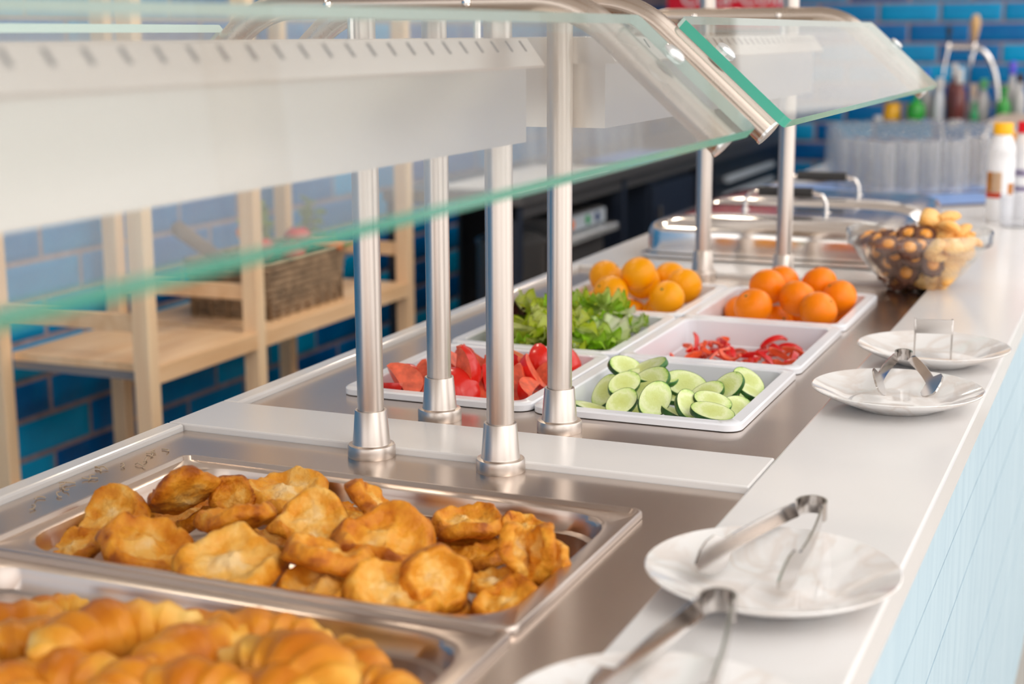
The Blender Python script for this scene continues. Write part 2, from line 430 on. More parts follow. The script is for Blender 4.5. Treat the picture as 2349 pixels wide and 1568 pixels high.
TOMATOES = [
    ([0.0584, 0.7051, 0.0], 0.0344, 'tomato wedge at the far left of the tomato tray'),
    ([0.0766, 0.7165, 0.006], 0.0459, 'blocky tomato wedge left of the second post'),
    ([0.0584, 0.7697, 0.006], 0.0354, 'tomato wedge with a squared top at the back left'),
    ([0.1189, 0.7753, 0.016], 0.0467, 'tomato wedge in the back centre with a pointed tip'),
    ([0.1535, 0.7374, 0.018], 0.0541, 'tall tomato wedge showing its seeds between the posts'),
    ([0.1572, 0.7097, 0.004], 0.0506, 'glossy tomato wedge skin side out at the front centre'),
    ([0.1576, 0.7595, -0.01], 0.0461, 'tomato wedge lying flat at the front between the posts'),
    ([0.1246, 0.8411, 0.012], 0.042, 'pinkish tomato wedge at the back behind the near post'),
    ([0.1029, 0.834, 0.016], 0.03, 'small bright red tomato wedge on top at the back'),
    ([0.1784, 0.8525, 0.014], 0.0478, 'pinkish tomato wedge just right of the near post'),
    ([0.2144, 0.8037, 0.012], 0.0348, 'orange tomato wedge right of the near post'),
    ([0.21, 0.7839, 0.004], 0.0346, 'dark red tomato wedge low right of the near post'),
    ([0.2234, 0.7691, 0.0], 0.0342, 'juicy cut tomato wedge at the front right'),
    ([0.2062, 0.8634, 0.014], 0.0358, 'tomato wedge left of the rightmost post'),
    ([0.2215, 0.8489, 0.0], 0.0355, 'deep red tomato wedge beside the rightmost post'),
    ([0.2234, 0.9166, 0.01], 0.0516, 'flat tomato wedge at the far right of the tray'),
    ([0.2234, 0.9265, 0.0], 0.0427, 'tomato wedge along the right wall of the tray'),
    ([0.0821, 0.7702, -0.004], 0.0411, 'tomato wedge behind the second post'),
    ([0.0976, 0.7581, -0.012], 0.0408, 'tomato wedge low behind the second post'),
    ([0.0584, 0.7529, -0.014], 0.0411, 'tomato wedge lying low at the left front'),
    ([0.1598, 0.82, 0.004], 0.0473, 'tomato wedge hidden behind the near post'),
    ([0.1786, 0.7765, -0.006], 0.0463, 'tomato wedge low behind the near post'),
    ([0.2234, 0.8756, 0.004], 0.0419, 'tomato wedge hidden behind the rightmost post'),
    ([0.2042, 0.7826, -0.014], 0.0346, 'small tomato wedge at the front wall right of the near post'),
    ([0.0957, 0.7896, -0.004], 0.0473, 'tomato wedge in the shade of the centre'),
    ([0.1469, 0.8051, -0.006], 0.0471, 'red tomato wedge standing behind the seedy one'),
    ([0.2054, 0.8651, -0.014], 0.0419, 'tomato wedge at the bottom right of the heap'),
]
BASKET = [
    ('carrot', [-1.26, 2.2854, -0.0882]),
    ('carrot', [-1.26, 2.342, -0.0701]),
    ('carrot', [-1.26, 2.7688, -0.1518]),
    ('red', [-1.26, 2.4077, -0.1196]),
    ('red', [-1.26, 2.6929, -0.108]),
    ('green', [-1.26, 2.6972, -0.0398]),
    ('green', [-1.26, 2.5813, -0.015]),
    ('green', [-1.26, 2.8256, -0.1761]),
    ('green', [-1.26, 2.3335, -0.127]),
    ('stick', [-1.26, 2.1422, -0.0505]),
]

# ------------------------------------------------------------------ builders
def link(o, parent=None):
    COL.objects.link(o)
    if parent is not None:
        o.parent = parent
    return o

def thing(name, label, cat, loc=(0, 0, 0), rotz=0.0, group=None):
    o = bpy.data.objects.new(name, None)
    o.empty_display_size = 0.02
    o.location = loc
    o.rotation_euler = (0, 0, rotz)
    link(o)
    return tag(o, label, cat, group)

def tag(o, label, cat, group=None, kind=None):
    o['label'] = label
    o['category'] = cat
    if group:
        o['group'] = group
    if kind:
        o['kind'] = kind
    return o

def struct(o):
    o['kind'] = 'structure'
    return o

def finish(bm, name, mats, parent=None, smooth=False, angle=None):
    bmesh.ops.recalc_face_normals(bm, faces=bm.faces)
    me = bpy.data.meshes.new(name)
    bm.to_mesh(me)
    bm.free()
    if isinstance(mats, str):
        mats = [mats]
    for k in mats:
        me.materials.append(MATS[k])
    if smooth:
        me.polygons.foreach_set('use_smooth', [True] * len(me.polygons))
        if angle:
            me.set_sharp_from_angle(angle=math.radians(angle))
    o = bpy.data.objects.new(name, me)
    return link(o, parent)

def inst(src, parent=None):
    o = bpy.data.objects.new(src.name.split('.')[0], src.data)
    return link(o, parent)

def box(bm, lo, hi, bev=0.0, segs=1):
    r = bmesh.ops.create_cube(bm, size=1.0)
    c = [(a + b) / 2 for a, b in zip(lo, hi)]
    s = [abs(b - a) for a, b in zip(lo, hi)]
    for v in r['verts']:
        v.co = Vector((c[0] + v.co.x * s[0], c[1] + v.co.y * s[1], c[2] + v.co.z * s[2]))
    if bev:
        es = list({e for v in r['verts'] for e in v.link_edges})
        bmesh.ops.bevel(bm, geom=es, offset=bev, segments=segs, profile=0.5, affect='EDGES')
    return bm

def B(*boxes, bev=0.0, segs=1):
    bm = bmesh.new()
    for lo, hi in boxes:
        box(bm, lo, hi, bev, segs)
    return bm

def loopsurf(bm, loops, closed=True, cap0=False, cap1=False):
    rows = []
    for lp in loops:
        rows.append([bm.verts.new(c) for c in lp])
    n = len(rows[0])
    for a, b in zip(rows[:-1], rows[1:]):
        for i in range(n if closed else n - 1):
            j = (i + 1) % n
            bm.faces.new((a[i], a[j], b[j], b[i]))
    if cap0:
        bm.faces.new(rows[0])
    if cap1:
        bm.faces.new(rows[-1])
    return rows

def rrect(cx, cy, hx, hy, r, z, seg=5):
    r = max(0.0005, min(r, hx * 0.999, hy * 0.999))
    pts = []
    for (sx, sy, a0) in ((1, 1, 0), (-1, 1, PI / 2), (-1, -1, PI), (1, -1, 1.5 * PI)):
        for k in range(seg + 1):
            a = a0 + PI / 2 * k / seg
            pts.append((cx + sx * (hx - r) + r * math.cos(a), cy + sy * (hy - r) + r * math.sin(a), z))
    return pts

def circ(cx, cy, r, z, n=24):
    return [(cx + r * math.cos(2 * PI * k / n), cy + r * math.sin(2 * PI * k / n), z) for k in range(n)]

def lathe(prof, n=24, cap0=True, cap1=True, c=(0, 0)):
    bm = bmesh.new()
    loopsurf(bm, [circ(c[0], c[1], max(r, 1e-4), z, n) for r, z in prof], True, cap0, cap1)
    return bm

def tube(bm, path, r, n=12, cap=True, radii=None):
    P = [Vector(q) for q in path]
    loops = []
    t0 = (P[1] - P[0]).normalized()
    ref = Vector((0, 0, 1)) if abs(t0.z) < 0.9 else Vector((1, 0, 0))
    nrm = (ref - t0 * ref.dot(t0)).normalized()
    for i, q in enumerate(P):
        if i == 0:
            t = P[1] - P[0]
        elif i == len(P) - 1:
            t = P[-1] - P[-2]
        else:
            t = (P[i + 1] - P[i]).normalized() + (P[i] - P[i - 1]).normalized()
        t.normalize()
        nrm = (nrm - t * nrm.dot(t)).normalized()
        bi = t.cross(nrm)
        rr = radii[i] if radii else r
        loops.append([q + nrm * (rr * math.cos(2 * PI * k / n)) + bi * (rr * math.sin(2 * PI * k / n)) for k in range(n)])
    loopsurf(bm, loops, True, cap, cap)
    return bm

def TB(path, r, n=12, cap=True, radii=None):
    return tube(bmesh.new(), path, r, n, cap, radii)

def frame_from_normal(nv, spin):
    z = Vector(nv).normalized()
    x = Vector((1, 0, 0))
    x = (x - z * x.dot(z)).normalized()
    y = z.cross(x)
    mm = Matrix((x, y, z)).transposed()
    return (mm @ Matrix.Rotation(spin, 3, 'Z')).to_4x4()

def ngon_prism(bm, poly, axis_lo, axis_hi):
    """poly: list of (x,z); extruded along y"""
    a = [bm.verts.new((x, axis_lo, z)) for x, z in poly]
    b = [bm.verts.new((x, axis_hi, z)) for x, z in poly]
    n = len(poly)
    for i in range(n):
        j = (i + 1) % n
        bm.faces.new((a[i], a[j], b[j], b[i]))
    bm.faces.new(a)
    bm.faces.new(b)
    return bm

def text_mesh(name, body, size, mat, parent, mtx, extrude=0.001):
    cu = bpy.data.curves.new(name, 'FONT')
    cu.body = body
    cu.size = size
    cu.extrude = extrude
    cu.align_x = 'CENTER'
    tmp = bpy.data.objects.new('tmp_text', cu)
    COL.objects.link(tmp)
    dg = bpy.context.evaluated_depsgraph_get()
    me = bpy.data.meshes.new_from_object(tmp.evaluated_get(dg))
    me.name = name
    bpy.data.objects.remove(tmp)
    me.materials.clear()
    me.materials.append(MATS[mat])
    o = bpy.data.objects.new(name, me)
    o.matrix_local = mtx
    return link(o, parent)

# ------------------------------------------------------------------ room shell
FLOOR_Z = -0.9
XW, YW = -1.62, 6.85          # tiled left wall and tiled far wall
XL, XI, XR = -0.098, 0.606, 0.785   # counter: staff edge, steel/white joint, guest edge
YS0, YS1 = 0.431, 0.545       # white divider slab
YD = 1.775                    # end of second steel deck
TOP = 0.008                   # white top stands 8 mm over the steel

fl = struct(finish(B(((-1.9, -4.5, -1.0), (5.2, 7.1, FLOOR_Z))), 'floor', 'floor_tile'))

def brick_mesh():
    bm = bmesh.new()
    hx, hz = 0.1425, 0.0425
    loopsurf(bm, [[(x, 0, z) for x, z, _ in [(a[0], a[1], 0) for a in rrect(0, 0, hx, hz, 0.003, 0, 1)]],
                  [(a[0], -0.002, a[1]) for a in rrect(0, 0, hx, hz, 0.003, 0, 1)],
                  [(a[0], -0.005, a[1]) for a in rrect(0, 0, hx - 0.006, hz - 0.005, 0.003, 0, 1)],
                  [(a[0], -0.0068, a[1]) for a in rrect(0, 0, hx - 0.03, hz - 0.018, 0.003, 0, 1)]], True, False, True)
    return bm

PITCH_Z, PITCH_L = 0.1, 0.3

def tiled_wall(name, length, z0, z1, upper, place, near):
    """backing of mortar with glazed bricks; place(s, z) -> matrix, near(s, z) -> brick of its own"""
    base = bpy.data.objects.new(name, None)
    return base

brick_src = None
rest_proto = None

def add_wall(name, origin, rotz, length, off, near):
    """wall runs along local +x from origin, faces local -y"""
    global brick_src
    mtx = Matrix.Translation(origin) @ Matrix.Rotation(rotz, 4, 'Z')
    w = finish(B(((0, 0, FLOOR_Z), (length, 0.12, 0.95))), name, 'mortar')
    w.matrix_world = mtx
    struct(w)
    rest = bmesh.new()
    row = 0
    z = FLOOR_Z + 0.055
    while z < 0.93:
        s = off + (0.15 if row % 2 else 0.0)
        while s < length - 0.05:
            if s > 0.1:
                if near(s, z):
                    if brick_src is None:
                        b = finish(brick_mesh(), 'brick', 'blue_glaze', w, True, 30)
                        brick_src = b
                    else:
                        b = inst(brick_src, w)
                    b.location = (s, -0.0005, z)
                    b.rotation_euler = (random.uniform(-.006, .006), 0, random.uniform(-.01, .01))
                else:
                    box(rest, (s - 0.1435, -0.0125, z - 0.0435), (s + 0.1435, 0, z + 0.0435))
            s += PITCH_L
        z += PITCH_Z
        row += 1
    if len(rest.verts):
        r = finish(rest, 'brick_field', 'blue_glaze', w)
        r['kind'] = 'stuff'
    else:
        rest.free()
    up = finish(B(((0, 0.0, 0.95), (length, 0.12, 1.45 if 'left' in name else 1.12))), 'plaster_band', 'plaster', w)
    return w

# left wall faces +X : local x runs along -Y ... use rotation so that local -y = +X
add_wall('wall_left', (XW, -3.0, 0), PI / 2, 9.85, 0.07, lambda s, z: 4.45 < s < 7.85 and -0.72 < z < 0.62)
add_wall('wall_back', (XW, YW, 0), 0, 5.6, 0.22, lambda s, z: 0.3 < s < 3.0 and -0.35 < z < 0.75)

# open guest side: white pillars with a header, and unseen beams added for the reflections
for i, (px, py) in enumerate(((3.4, -2.6), (3.4, 0.1), (3.4, 2.8), (3.4, 5.5))):
    pl = thing('pillar', ['white pillar behind the photographer', 'white pillar opposite the croissants',
               'white pillar opposite the fruit trays', 'white pillar near the tiled back wall'][i], 'pillar', (px, py, FLOOR_Z))
    pl['kind'] = 'structure'
    finish(B(((-0.17, -0.17, 0), (0.17, 0.17, 2.8)), bev=0.01), 'shaft', 'pillar_white', pl)
    finish(B(((-0.2, -0.2, 0), (0.2, 0.2, 0.12)), bev=0.01), 'plinth', 'pillar_white', pl)
struct(finish(B(((3.25, -3.5, 1.9), (3.55, 6.85, 2.149)), bev=0.01), 'trim_1', 'pillar_white'))
ceil = bpy.data.objects.new('ceiling', None)
link(ceil)
struct(ceil)
finish(B(((XW - 0.12, -4.0, 1.45), (-0.25, YW, 1.55))), 'shade_soffit', 'ceiling_paint', ceil)  # unseen lowered ceiling, added to keep sky light off the left wall
finish(B(((-0.25, -4.0, 2.15), (1.15, YW, 2.25))), 'ceiling_panel', 'ceiling_paint', ceil)
finish(B(((-0.27, -4.0, 1.55), (-0.25, YW, 2.15))), 'ceiling_step', 'ceiling_paint', ceil)
win = struct(thing('window_1', 'high window band above the blue tiled back wall', 'window', (0, YW + 0.06, 1.12)))
for k, xx in enumerate((-1.55, -0.75, 0.05, 0.85, 1.65, 2.45, 3.25)):
    finish(B(((xx - 0.07, -0.04, 0.0), (xx + 0.07, 0.04, 1.03))), 'mullion', 'appliance_blue', win)
    if k < 6:
        finish(B(((xx + 0.07, -0.004, 0.0), (xx + 0.73, 0.004, 1.03))), 'pane', 'tinted_pane', win)
finish(B(((-1.62, -0.05, 1.03), (3.98, 0.05, 1.13))), 'window_head', 'pillar_white', win)
bsrc = None
for k in range(5):  # beams out of view, put in for dark bands in the reflections
    y = -2.3 + k * 2.25
    if bsrc is None:
        b = bsrc = finish(B(((-0.24, -0.07, 2.02), (3.6, 0.07, 2.149))), 'reflection_beam', 'reflection_beam_wood', ceil)
    else:
        b = inst(bsrc, ceil)
    b.location = (0, y, 0)

# ------------------------------------------------------------------ counter
wt = thing('worktop', 'white stone worktop of the buffet counter with cut-outs for the steel decks', 'worktop', (0, 0, 0))
finish(B(((XI, -1.3, -0.032), (XR, 4.5, TOP)), bev=0.003, segs=2), 'guest_strip', 'counter_white', wt)
finish(B(((XL + 0.001, YS0, -0.032), (XI - 0.001, YS1, TOP)), bev=0.002, segs=2), 'divider_slab', 'counter_white', wt)
finish(B(((XL, -1.3, -0.05), (XL + 0.024, YS0 - 0.001, TOP)), bev=0.003, segs=2), 'staff_rim', 'counter_white', wt)
finish(B(((XL, YS1 + 0.001, -0.05), (XL + 0.024, YD, TOP)), bev=0.003, segs=2), 'staff_rim', 'counter_white', wt)
finish(B(((XL, YD + 0.001, -0.04), (XI - 0.001, 4.5, TOP)), bev=0.003, segs=2), 'far_slab', 'counter_white', wt)

cb = thing('buffet_counter', 'buffet counter body clad in pale blue horizontal planks on the guest side', 'counter', (0, 0, FLOOR_Z))
def cbf(bm, name, mat):
    o = finish(bm, name, mat, cb)
    o.location = (0, 0, -FLOOR_Z)
    return o
cbf(B(((0.735, -1.3, FLOOR_Z), (0.757, 4.5, -0.034))), 'guest_panel', 'plank_gap')
cbf(B(((XL + 0.01, -1.3, FLOOR_Z), (XL + 0.03, 4.5, -0.052))), 'staff_panel', 'batten_grey')
cbf(B(((XL + 0.032, -1.3, FLOOR_Z), (0.733, 4.5, FLOOR_Z + 0.1))), 'plinth', 'batten_grey')
cbf(B(((XL + 0.032, -0.9, -0.17), (0.6, 1.77, -0.15))), 'well_floor', 'steel_deck')
psrc = None
z = -0.035
k = 0
while z > FLOOR_Z + 0.02:
    if psrc is None:
        psrc = finish(B(((0.757, -1.3, -0.0489), (0.772, 4.5, 0.0489))), 'plank', 'pale_blue_plank', cb)
        o = psrc
    else:
        o = inst(psrc, cb)
    o.location = (random.uniform(-.0006, .0006), 0, z - 0.05 - FLOOR_Z)
    z -= 0.1
    k += 1

def deck(name, label, y0, y1, hx0, hx1, hy0, hy1):
    bm = B(((XL + 0.025, y0, -0.02), (hx0, y1, 0)), ((hx1, y0, -0.02), (XI - 0.001, y1, 0)),
           ((hx0, hy1, -0.02), (hx1, y1, 0)), ((hx0, y0, -0.02), (hx1, hy0, 0)))
    o = finish(bm, name, 'steel_deck')
    return tag(o, label, 'deck')
deck('steel_deck', 'brushed steel deck around the fritter and croissant pans', -1.3, YS0 - 0.001, 0.018, 0.512, -0.70, 0.307)
deck('steel_deck', 'brushed steel deck around the six white food trays', YS1 + 0.001, YD - 0.001, 0.026, 0.521, 0.672, 1.611)

# ------------------------------------------------------------------ food pans
def steel_pan(y0, label):
    cx, cy, hx, hy = 0.265, y0 + 0.1625, 0.2645, 0.162
    t = thing('gastronorm_pan', label, 'pan', (cx, cy, 0))
    bm = bmesh.new()
    L = [rrect(0, 0, hx, hy, 0.010, 0.0005, 7), rrect(0, 0, hx, hy, 0.010, 0.0055, 7), rrect(0, 0, hx - .0015, hy - .0015, 0.010, 0.0075, 7),
         rrect(0, 0, hx - .0045, hy - .0045, 0.010, 0.0075, 7), rrect(0, 0, hx - .007, hy - .007, 0.010, 0.0035, 7),
         rrect(0, 0, hx - .018, hy - .016, 0.050, 0.0035, 7), rrect(0, 0, hx - .022, hy - .020, 0.050, 0.002, 7),
         rrect(0, 0, hx - .024, hy - .022, 0.050, -0.004, 7), rrect(0, 0, hx - .026, hy - .024, 0.050, -0.016, 7),
         rrect(0, 0, hx - .030, hy - .028, 0.050, -0.0185, 7), rrect(0, 0, hx - .034, hy - .032, 0.048, -0.055, 7),
         rrect(0, 0, hx - .042, hy - .040, 0.045, -0.063, 7)]
    loopsurf(bm, L, True, False, True)
    finish(bm, 'pan_body', 'steel_pan', t, True, 50)
    return t
steel_pan(0.0, 'steel gastronorm pan heaped with fried dough fritters')
steel_pan(-0.328, 'steel gastronorm pan of croissants at the bottom left of the picture')

def white_tray(ix, iy, label):
    cx, cy, hx, hy = 0.0084 + 0.1325 + 0.265 * ix, 0.6542 + 0.1625 + 0.325 * iy, 0.1312, 0.1612
    t = thing('food_tray', label, 'tray', (cx, cy, 0))
    bm = bmesh.new()
    L = [rrect(0, 0, hx - .004, hy - .004, 0.018, 0.0005), rrect(0, 0, hx, hy, 0.020, 0.001), rrect(0, 0, hx, hy, 0.020, 0.008), rrect(0, 0, hx - .002, hy - .002, 0.020, 0.010),
         rrect(0, 0, hx - .016, hy - .016, 0.016, 0.010), rrect(0, 0, hx - .018, hy - .018, 0.016, 0.008),
         rrect(0, 0, hx - .020, hy - .020, 0.018, -0.028), rrect(0, 0, hx - .0225, hy - .0225, 0.018, -0.030),
         rrect(0, 0, hx - .025, hy - .025, 0.020, -0.060), rrect(0, 0, hx - .032, hy - .032, 0.020, -0.066)]
    loopsurf(bm, L, True, False, True)
    finish(bm, 'tray_body', 'tray_white', t, True, 40)
    return t
white_tray(0, 0, 'white tray of tomato wedges')
white_tray(1, 0, 'white tray of cucumber slices')
white_tray(0, 1, 'white tray of mixed lettuce')
white_tray(1, 1, 'white half empty tray of red pepper strips')
white_tray(0, 2, 'white tray of yellowish oranges beside the steel post')
white_tray(1, 2, 'white tray of deep orange citrus next to the glass bowl')

# ------------------------------------------------------------------ sneeze guard frames
PX1, PX3 = 0.1828, 0.3382
PYA, PYB, PYC = 0.417, 0.592, 1.757
CXF = 0.2605
TR = 0.0145
SL = math.radians(42)

def bend_path():
    zt = 0.487
    half = []
    # right half: flat, arc, slope
    s_end = (0.583, 0.355)
    rad = 0.11
    # slope line through s_end with direction (cos,-sin)
    # arc start x so that arc ends on slope line
    # arc: centre (xa, zt-rad), from angle 90 to 90-42
    ax = rad * math.sin(SL)
    az = rad * (1 - math.cos(SL))
    # slope starts at (xa+ax, zt-az); passes through s_end
    xa = s_end[0] - ax - (zt - az - s_end[1]) / math.tan(SL)
    pts = [(xa, zt)]
    for k in range(1, 9):
        a = SL * k / 8
        pts.append((xa + rad * math.sin(a), zt - rad * (1 - math.cos(a))))
    pts.append(s_end)
    right = pts
    left = [(2 * CXF - x, zz) for x, zz in reversed(right)]
    return left + right
BEND = bend_path()

def guard_frame(py, label):
    t = thing('guard_stand', label, 'stand', (CXF, py, 0))
    yo = -0.034
    finish(TB([(x - CXF, yo, z) for x, z in BEND], TR, 20), 'bent_tube', 'steel_tube', t, True, 50)
    for sx in (-1, 1):
        e = BEND[-1] if sx > 0 else BEND[0]
        cp = finish(lathe([(0.0, 0.0), (TR + .0006, 0.0), (TR + .0006, 0.003), (0.0, 0.0036)], 20), 'end_cap', 'clamp_clear', t, True, 40)
        d = Vector((sx * math.cos(SL), 0, -math.sin(SL)))
        cp.matrix_local = Matrix.Translation((e[0] - CXF, yo, e[1])) @ d.to_track_quat('Z', 'X').to_matrix().to_4x4()
    for px in (PX1, PX3):
        po = finish(lathe([(0.0146, 0.0), (0.0146, 0.62), (0.0, 0.62)], 28), 'post', 'steel_post', t, True, 40)
        po.location = (px - CXF, 0, 0)
        co = finish(lathe([(0.0262, 0.0), (0.0265, 0.001), (0.0265, 0.0115), (0.0255, 0.0135), (0.0212, 0.0145), (0.0207, 0.016), (0.0176, 0.0520), (0.0172, 0.0525), (0.0150, 0.0526), (0.0147, 0.0515)], 36), 'base_collar', 'steel_post', po, True, 35)
        bo = finish(lathe([(0.0, 0.0), (0.0048, 0.0), (0.0048, 0.0025), (0.0032, 0.0042), (0.0, 0.0046)], 10), 'bolt', 'steel_polished', t, True, 40)
        bo.matrix_local = Matrix.Translation((px - CXF - 0.012, yo - TR + 0.0008, 0.487)) @ Matrix.Rotation(PI / 2, 4, 'X')
    return t
guard_frame(-0.75, 'steel bent tube frame on the posts beside the photographer')
guard_frame(PYA, 'steel bent tube frame on the two nearest posts behind the fritter pan')
guard_frame(PYB, 'steel bent tube frame on the posts in front of the tomato tray')
guard_frame(PYC, 'steel bent tube frame on the far posts behind the oranges')

# ------------------------------------------------------------------ glass
def glass_sheet(side, y0, y1, label, clampy, s0=-0.075, s1=0.083):
    """side +1 guests, -1 staff.  local x along the slope, local y along Y, local z normal"""
    P0 = Vector((CXF + side * (0.531 - CXF), 0, 0.4044))
    tdir = Vector((side * math.cos(SL), 0, -math.sin(SL)))
    nd = Vector((side * math.sin(SL), 0, math.cos(SL)))
    ydir = nd.cross(tdir)
    base = P0 + nd * 0.0205
    mtx = Matrix((tdir, ydir, nd)).transposed().to_4x4()
    mtx.translation = base + Vector((0, (y0 + y1) / 2, 0))
    t = thing('guard_glass', label, 'glass panel')
    t.matrix_world = mtx
    hx, hy, th = (s1 - s0) / 2, (y1 - y0) / 2, 0.0055
    cx = (s0 + s1) / 2
    bm = bmesh.new()
    r1 = loopsurf(bm, [rrect(cx, 0, hx, hy, 0.008, th, 5), rrect(cx, 0, hx, hy, 0.008, -th, 5)], True, True, True)
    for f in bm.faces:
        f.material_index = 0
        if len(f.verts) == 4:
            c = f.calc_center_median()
            polished = side < 0 or c.x < s0 + 0.006 or (c.y * (1 if ydir.y > 0 else -1) > hy - 0.006)  # no difference in finish: these faces take the paler, lit-looking colour
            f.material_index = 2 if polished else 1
    finish(bm, 'pane', ['guard_glass', 'glass_edge', 'glass_edge_lit'], t)
    sg = 1 if ydir.y > 0 else -1
    for yy in clampy:
        for sx in (-0.02,):
            cl = finish(lathe([(0.0, 0.0), (0.012, 0.0), (0.012, 0.002), (0.009, 0.0045), (0.0, 0.005)], 14), 'clamp_disc', 'clamp_clear', t, True, 40)
            cl.location = (sx, sg * (yy - (y0 + y1) / 2), 0.0056)
    return t
glass_sheet(1, -0.82, 0.402, 'long sloping guest side glass panel over the fritters and croissants', (PYA - 0.034,))
glass_sheet(1, 0.546, 1.70, 'sloping guest side glass panel with a thick green edge over the fruit', (PYB - 0.02, PYC - 0.04))
glass_sheet(-1, -0.82, 0.402, 'staff side glass panel behind the long heat lamp', (PYA - 0.034,), -0.066, 0.083)

# ------------------------------------------------------------------ heat lamps
def heat_lamp(y0, y1, label, hang):
    hw = 0.1245
    t = thing('heat_lamp', label, 'heat lamp', (CXF, y0, 0.352))
    L = y1 - y0
    # open housing: shell of thin walls
    finish(B(((hw - 0.002, 0, 0), (hw, L, 0.072)), ((-hw, 0, 0), (-hw + 0.002, L, 0.072)),
             ((-hw + .002, 0, 0), (hw - .002, 0.002, 0.072)), ((-hw + .002, L - .002, 0), (hw - .002, L, 0.072)),
             ((-hw + .002, .002, 0.06), (hw - .002, L - .002, 0.062))), 'housing', 'steel_lamp', t)
    bm = bmesh.new()
    poly = [(-hw - 0.014, 0.072), (hw + 0.014, 0.072), (hw + 0.0155, 0.0745), (hw - 0.004, 0.1005), (-hw + 0.004, 0.1005), (-hw - 0.0155, 0.0745)]
    ngon_prism(bm, poly, -0.012, L + 0.012)
    finish(bm, 'lid', 'steel_lamp', t)
    # vent slots along the sloping guest side of the lid
    d = Vector((hw + 0.0155 - (hw - 0.004), 0, 0.0745 - 0.1005)).normalized()
    nn = Vector((-d.z, 0, d.x))
    src = None
    nsl = int(L / 0.0345)
    for k in range(nsl):
        yy = L - 0.012 - k * 0.0345
        if src is None:
            sb = bmesh.new()
            box(sb, (-0.0062, -0.0022, -0.0003), (0.0062, 0.0022, 0.0003))
            src = finish(sb, 'vent_slot', 'dark_slot', t)
            o = src
        else:
            o = inst(src, t)
        mm = Matrix((d, Vector((0, 1, 0)), nn)).transposed().to_4x4()
        mm.translation = Vector((hw - 0.004, yy, 0.1005)) + d * 0.0095 + nn * 0.0002
        o.matrix_local = mm
    for xx in (-0.06, 0.06):
        q = finish(TB([(xx, 0.03, 0.04), (xx, L - 0.03, 0.04)], 0.008, 10), 'heating_tube', 'tray_white', t, True, 40)
        for yy in (0.002, L - 0.012):
            pass
        for ya_, yb_ in ((0.0025, 0.03), (L - 0.03, L - 0.0025)):
            finish(B(((xx - 0.012, ya_, 0.028), (xx + 0.012, yb_, 0.0595))), 'tube_holder', 'tray_white', t)
    for xx in (-0.07, 0.07):
        for wy in hang:
            finish(TB([(xx, wy - y0, 0.1), (xx, wy - y0, 0.123)], 0.004, 8), 'hanger', 'steel_polished', t, True, 40)
    return t
heat_lamp(-0.80, 0.378, 'long steel heat lamp housing with a row of vent slots, nearest the camera', (PYA - 0.034, -0.784))
heat_lamp(0.612, 1.735, 'steel heat lamp housing over the fruit and salad trays', (PYC - 0.034,))

# ------------------------------------------------------------------ unseen fill lamps added to brighten the shelves
simple('fill_trim', (0.75, 0.74, 0.72), 0.4)
lm, lnt, lb = new_mat('fill_lens')
lb.inputs['Emission Color'].default_value = (1.0, 0.86, 0.68, 1)
lb.inputs['Emission Strength'].default_value = 6.0
for i, yy in enumerate((0.6, 2.0, 3.4, 4.8)):
    t = thing('fill_lamp', ['added fill lamp, out of view, over the croissants aisle', 'added fill lamp, out of view, over the first shelf', 'added fill lamp, out of view, over the basket shelf', 'added fill lamp, out of view, over the back table'][i], 'lamp', (-0.62, yy, 1.449))
    finish(lathe([(0.075, 0.0), (0.095, 0.0), (0.095, -0.006), (0.085, -0.010), (0.075, -0.006)], 24, False, False), 'trim_ring', 'fill_trim', t, True, 40)
    finish(lathe([(0.0, -0.001), (0.075, -0.001), (0.075, -0.003), (0.0, -0.004)], 24), 'lens', 'fill_lens', t, True, 40)
    ld = bpy.data.lights.new('fill_light', 'AREA')
    ld.shape = 'DISK'
    ld.size = 0.15
    ld.energy = 4.5
    ld.color = (1.0, 0.86, 0.68)
    lo = bpy.data.objects.new('fill_light', ld)
    link(lo, t)
    lo.location = (0, 0, -0.012)

# ------------------------------------------------------------------ food materials
radial('fritter', [(0.0, (0.88, 0.61, 0.29)), (0.28, (0.84, 0.47, 0.11)), (0.52, (0.77, 0.32, 0.026)), (0.82, (0.60, 0.185, 0.008)), (1.15, (0.34, 0.08, 0.004))], 13.0, rough=0.45, nscale=50, namt=0.40, bump=0.9, rnd=0.40, spec=0.25, bdist=0.003)
radial('croissant', [(0.0, (0.52, 0.15, 0.008)), (0.3, (0.66, 0.245, 0.018)), (0.6, (0.78, 0.40, 0.06)), (0.85, (0.86, 0.56, 0.17)), (1.0, (0.90, 0.66, 0.30))], 10.0, rough=0.38, nscale=24, namt=0.42, bump=0.4, axis_z=True, spec=0.25)
radial('cucumber_flesh', [(0.0, (0.60, 0.66, 0.20)), (0.40, (0.66, 0.74, 0.28)), (0.60, (0.78, 0.84, 0.46)), (0.85, (0.62, 0.76, 0.26)), (0.97, (0.26, 0.50, 0.06))], 37.0, rough=0.22, nscale=190, namt=0.13, bump=0.35, spec=0.5)
simple('cucumber_peel', (0.022, 0.105, 0.014), 0.35, vary=0.5, vscale=60)
simple('tomato_skin', (0.72, 0.018, 0.010), 0.22, spec=0.5)
simple('tomato_flesh', (0.86, 0.13, 0.06), 0.28, vary=0.3, vscale=90, bump=0.4, bscale=140)
simple('pepper_skin', (0.70, 0.006, 0.008), 0.2, vary=0.2, vscale=30)
simple('pepper_flesh', (0.82, 0.10, 0.03), 0.35, vary=0.3, vscale=60)
simple('orange_peel_yellow', (1.0, 0.38, 0.0), 0.30, spec=0.3, bump=0.25, bscale=420, vary=0.06, vscale=20)
simple('orange_peel_deep', (1.0, 0.235, 0.0), 0.30, spec=0.3, bump=0.25, bscale=420, vary=0.06, vscale=20)
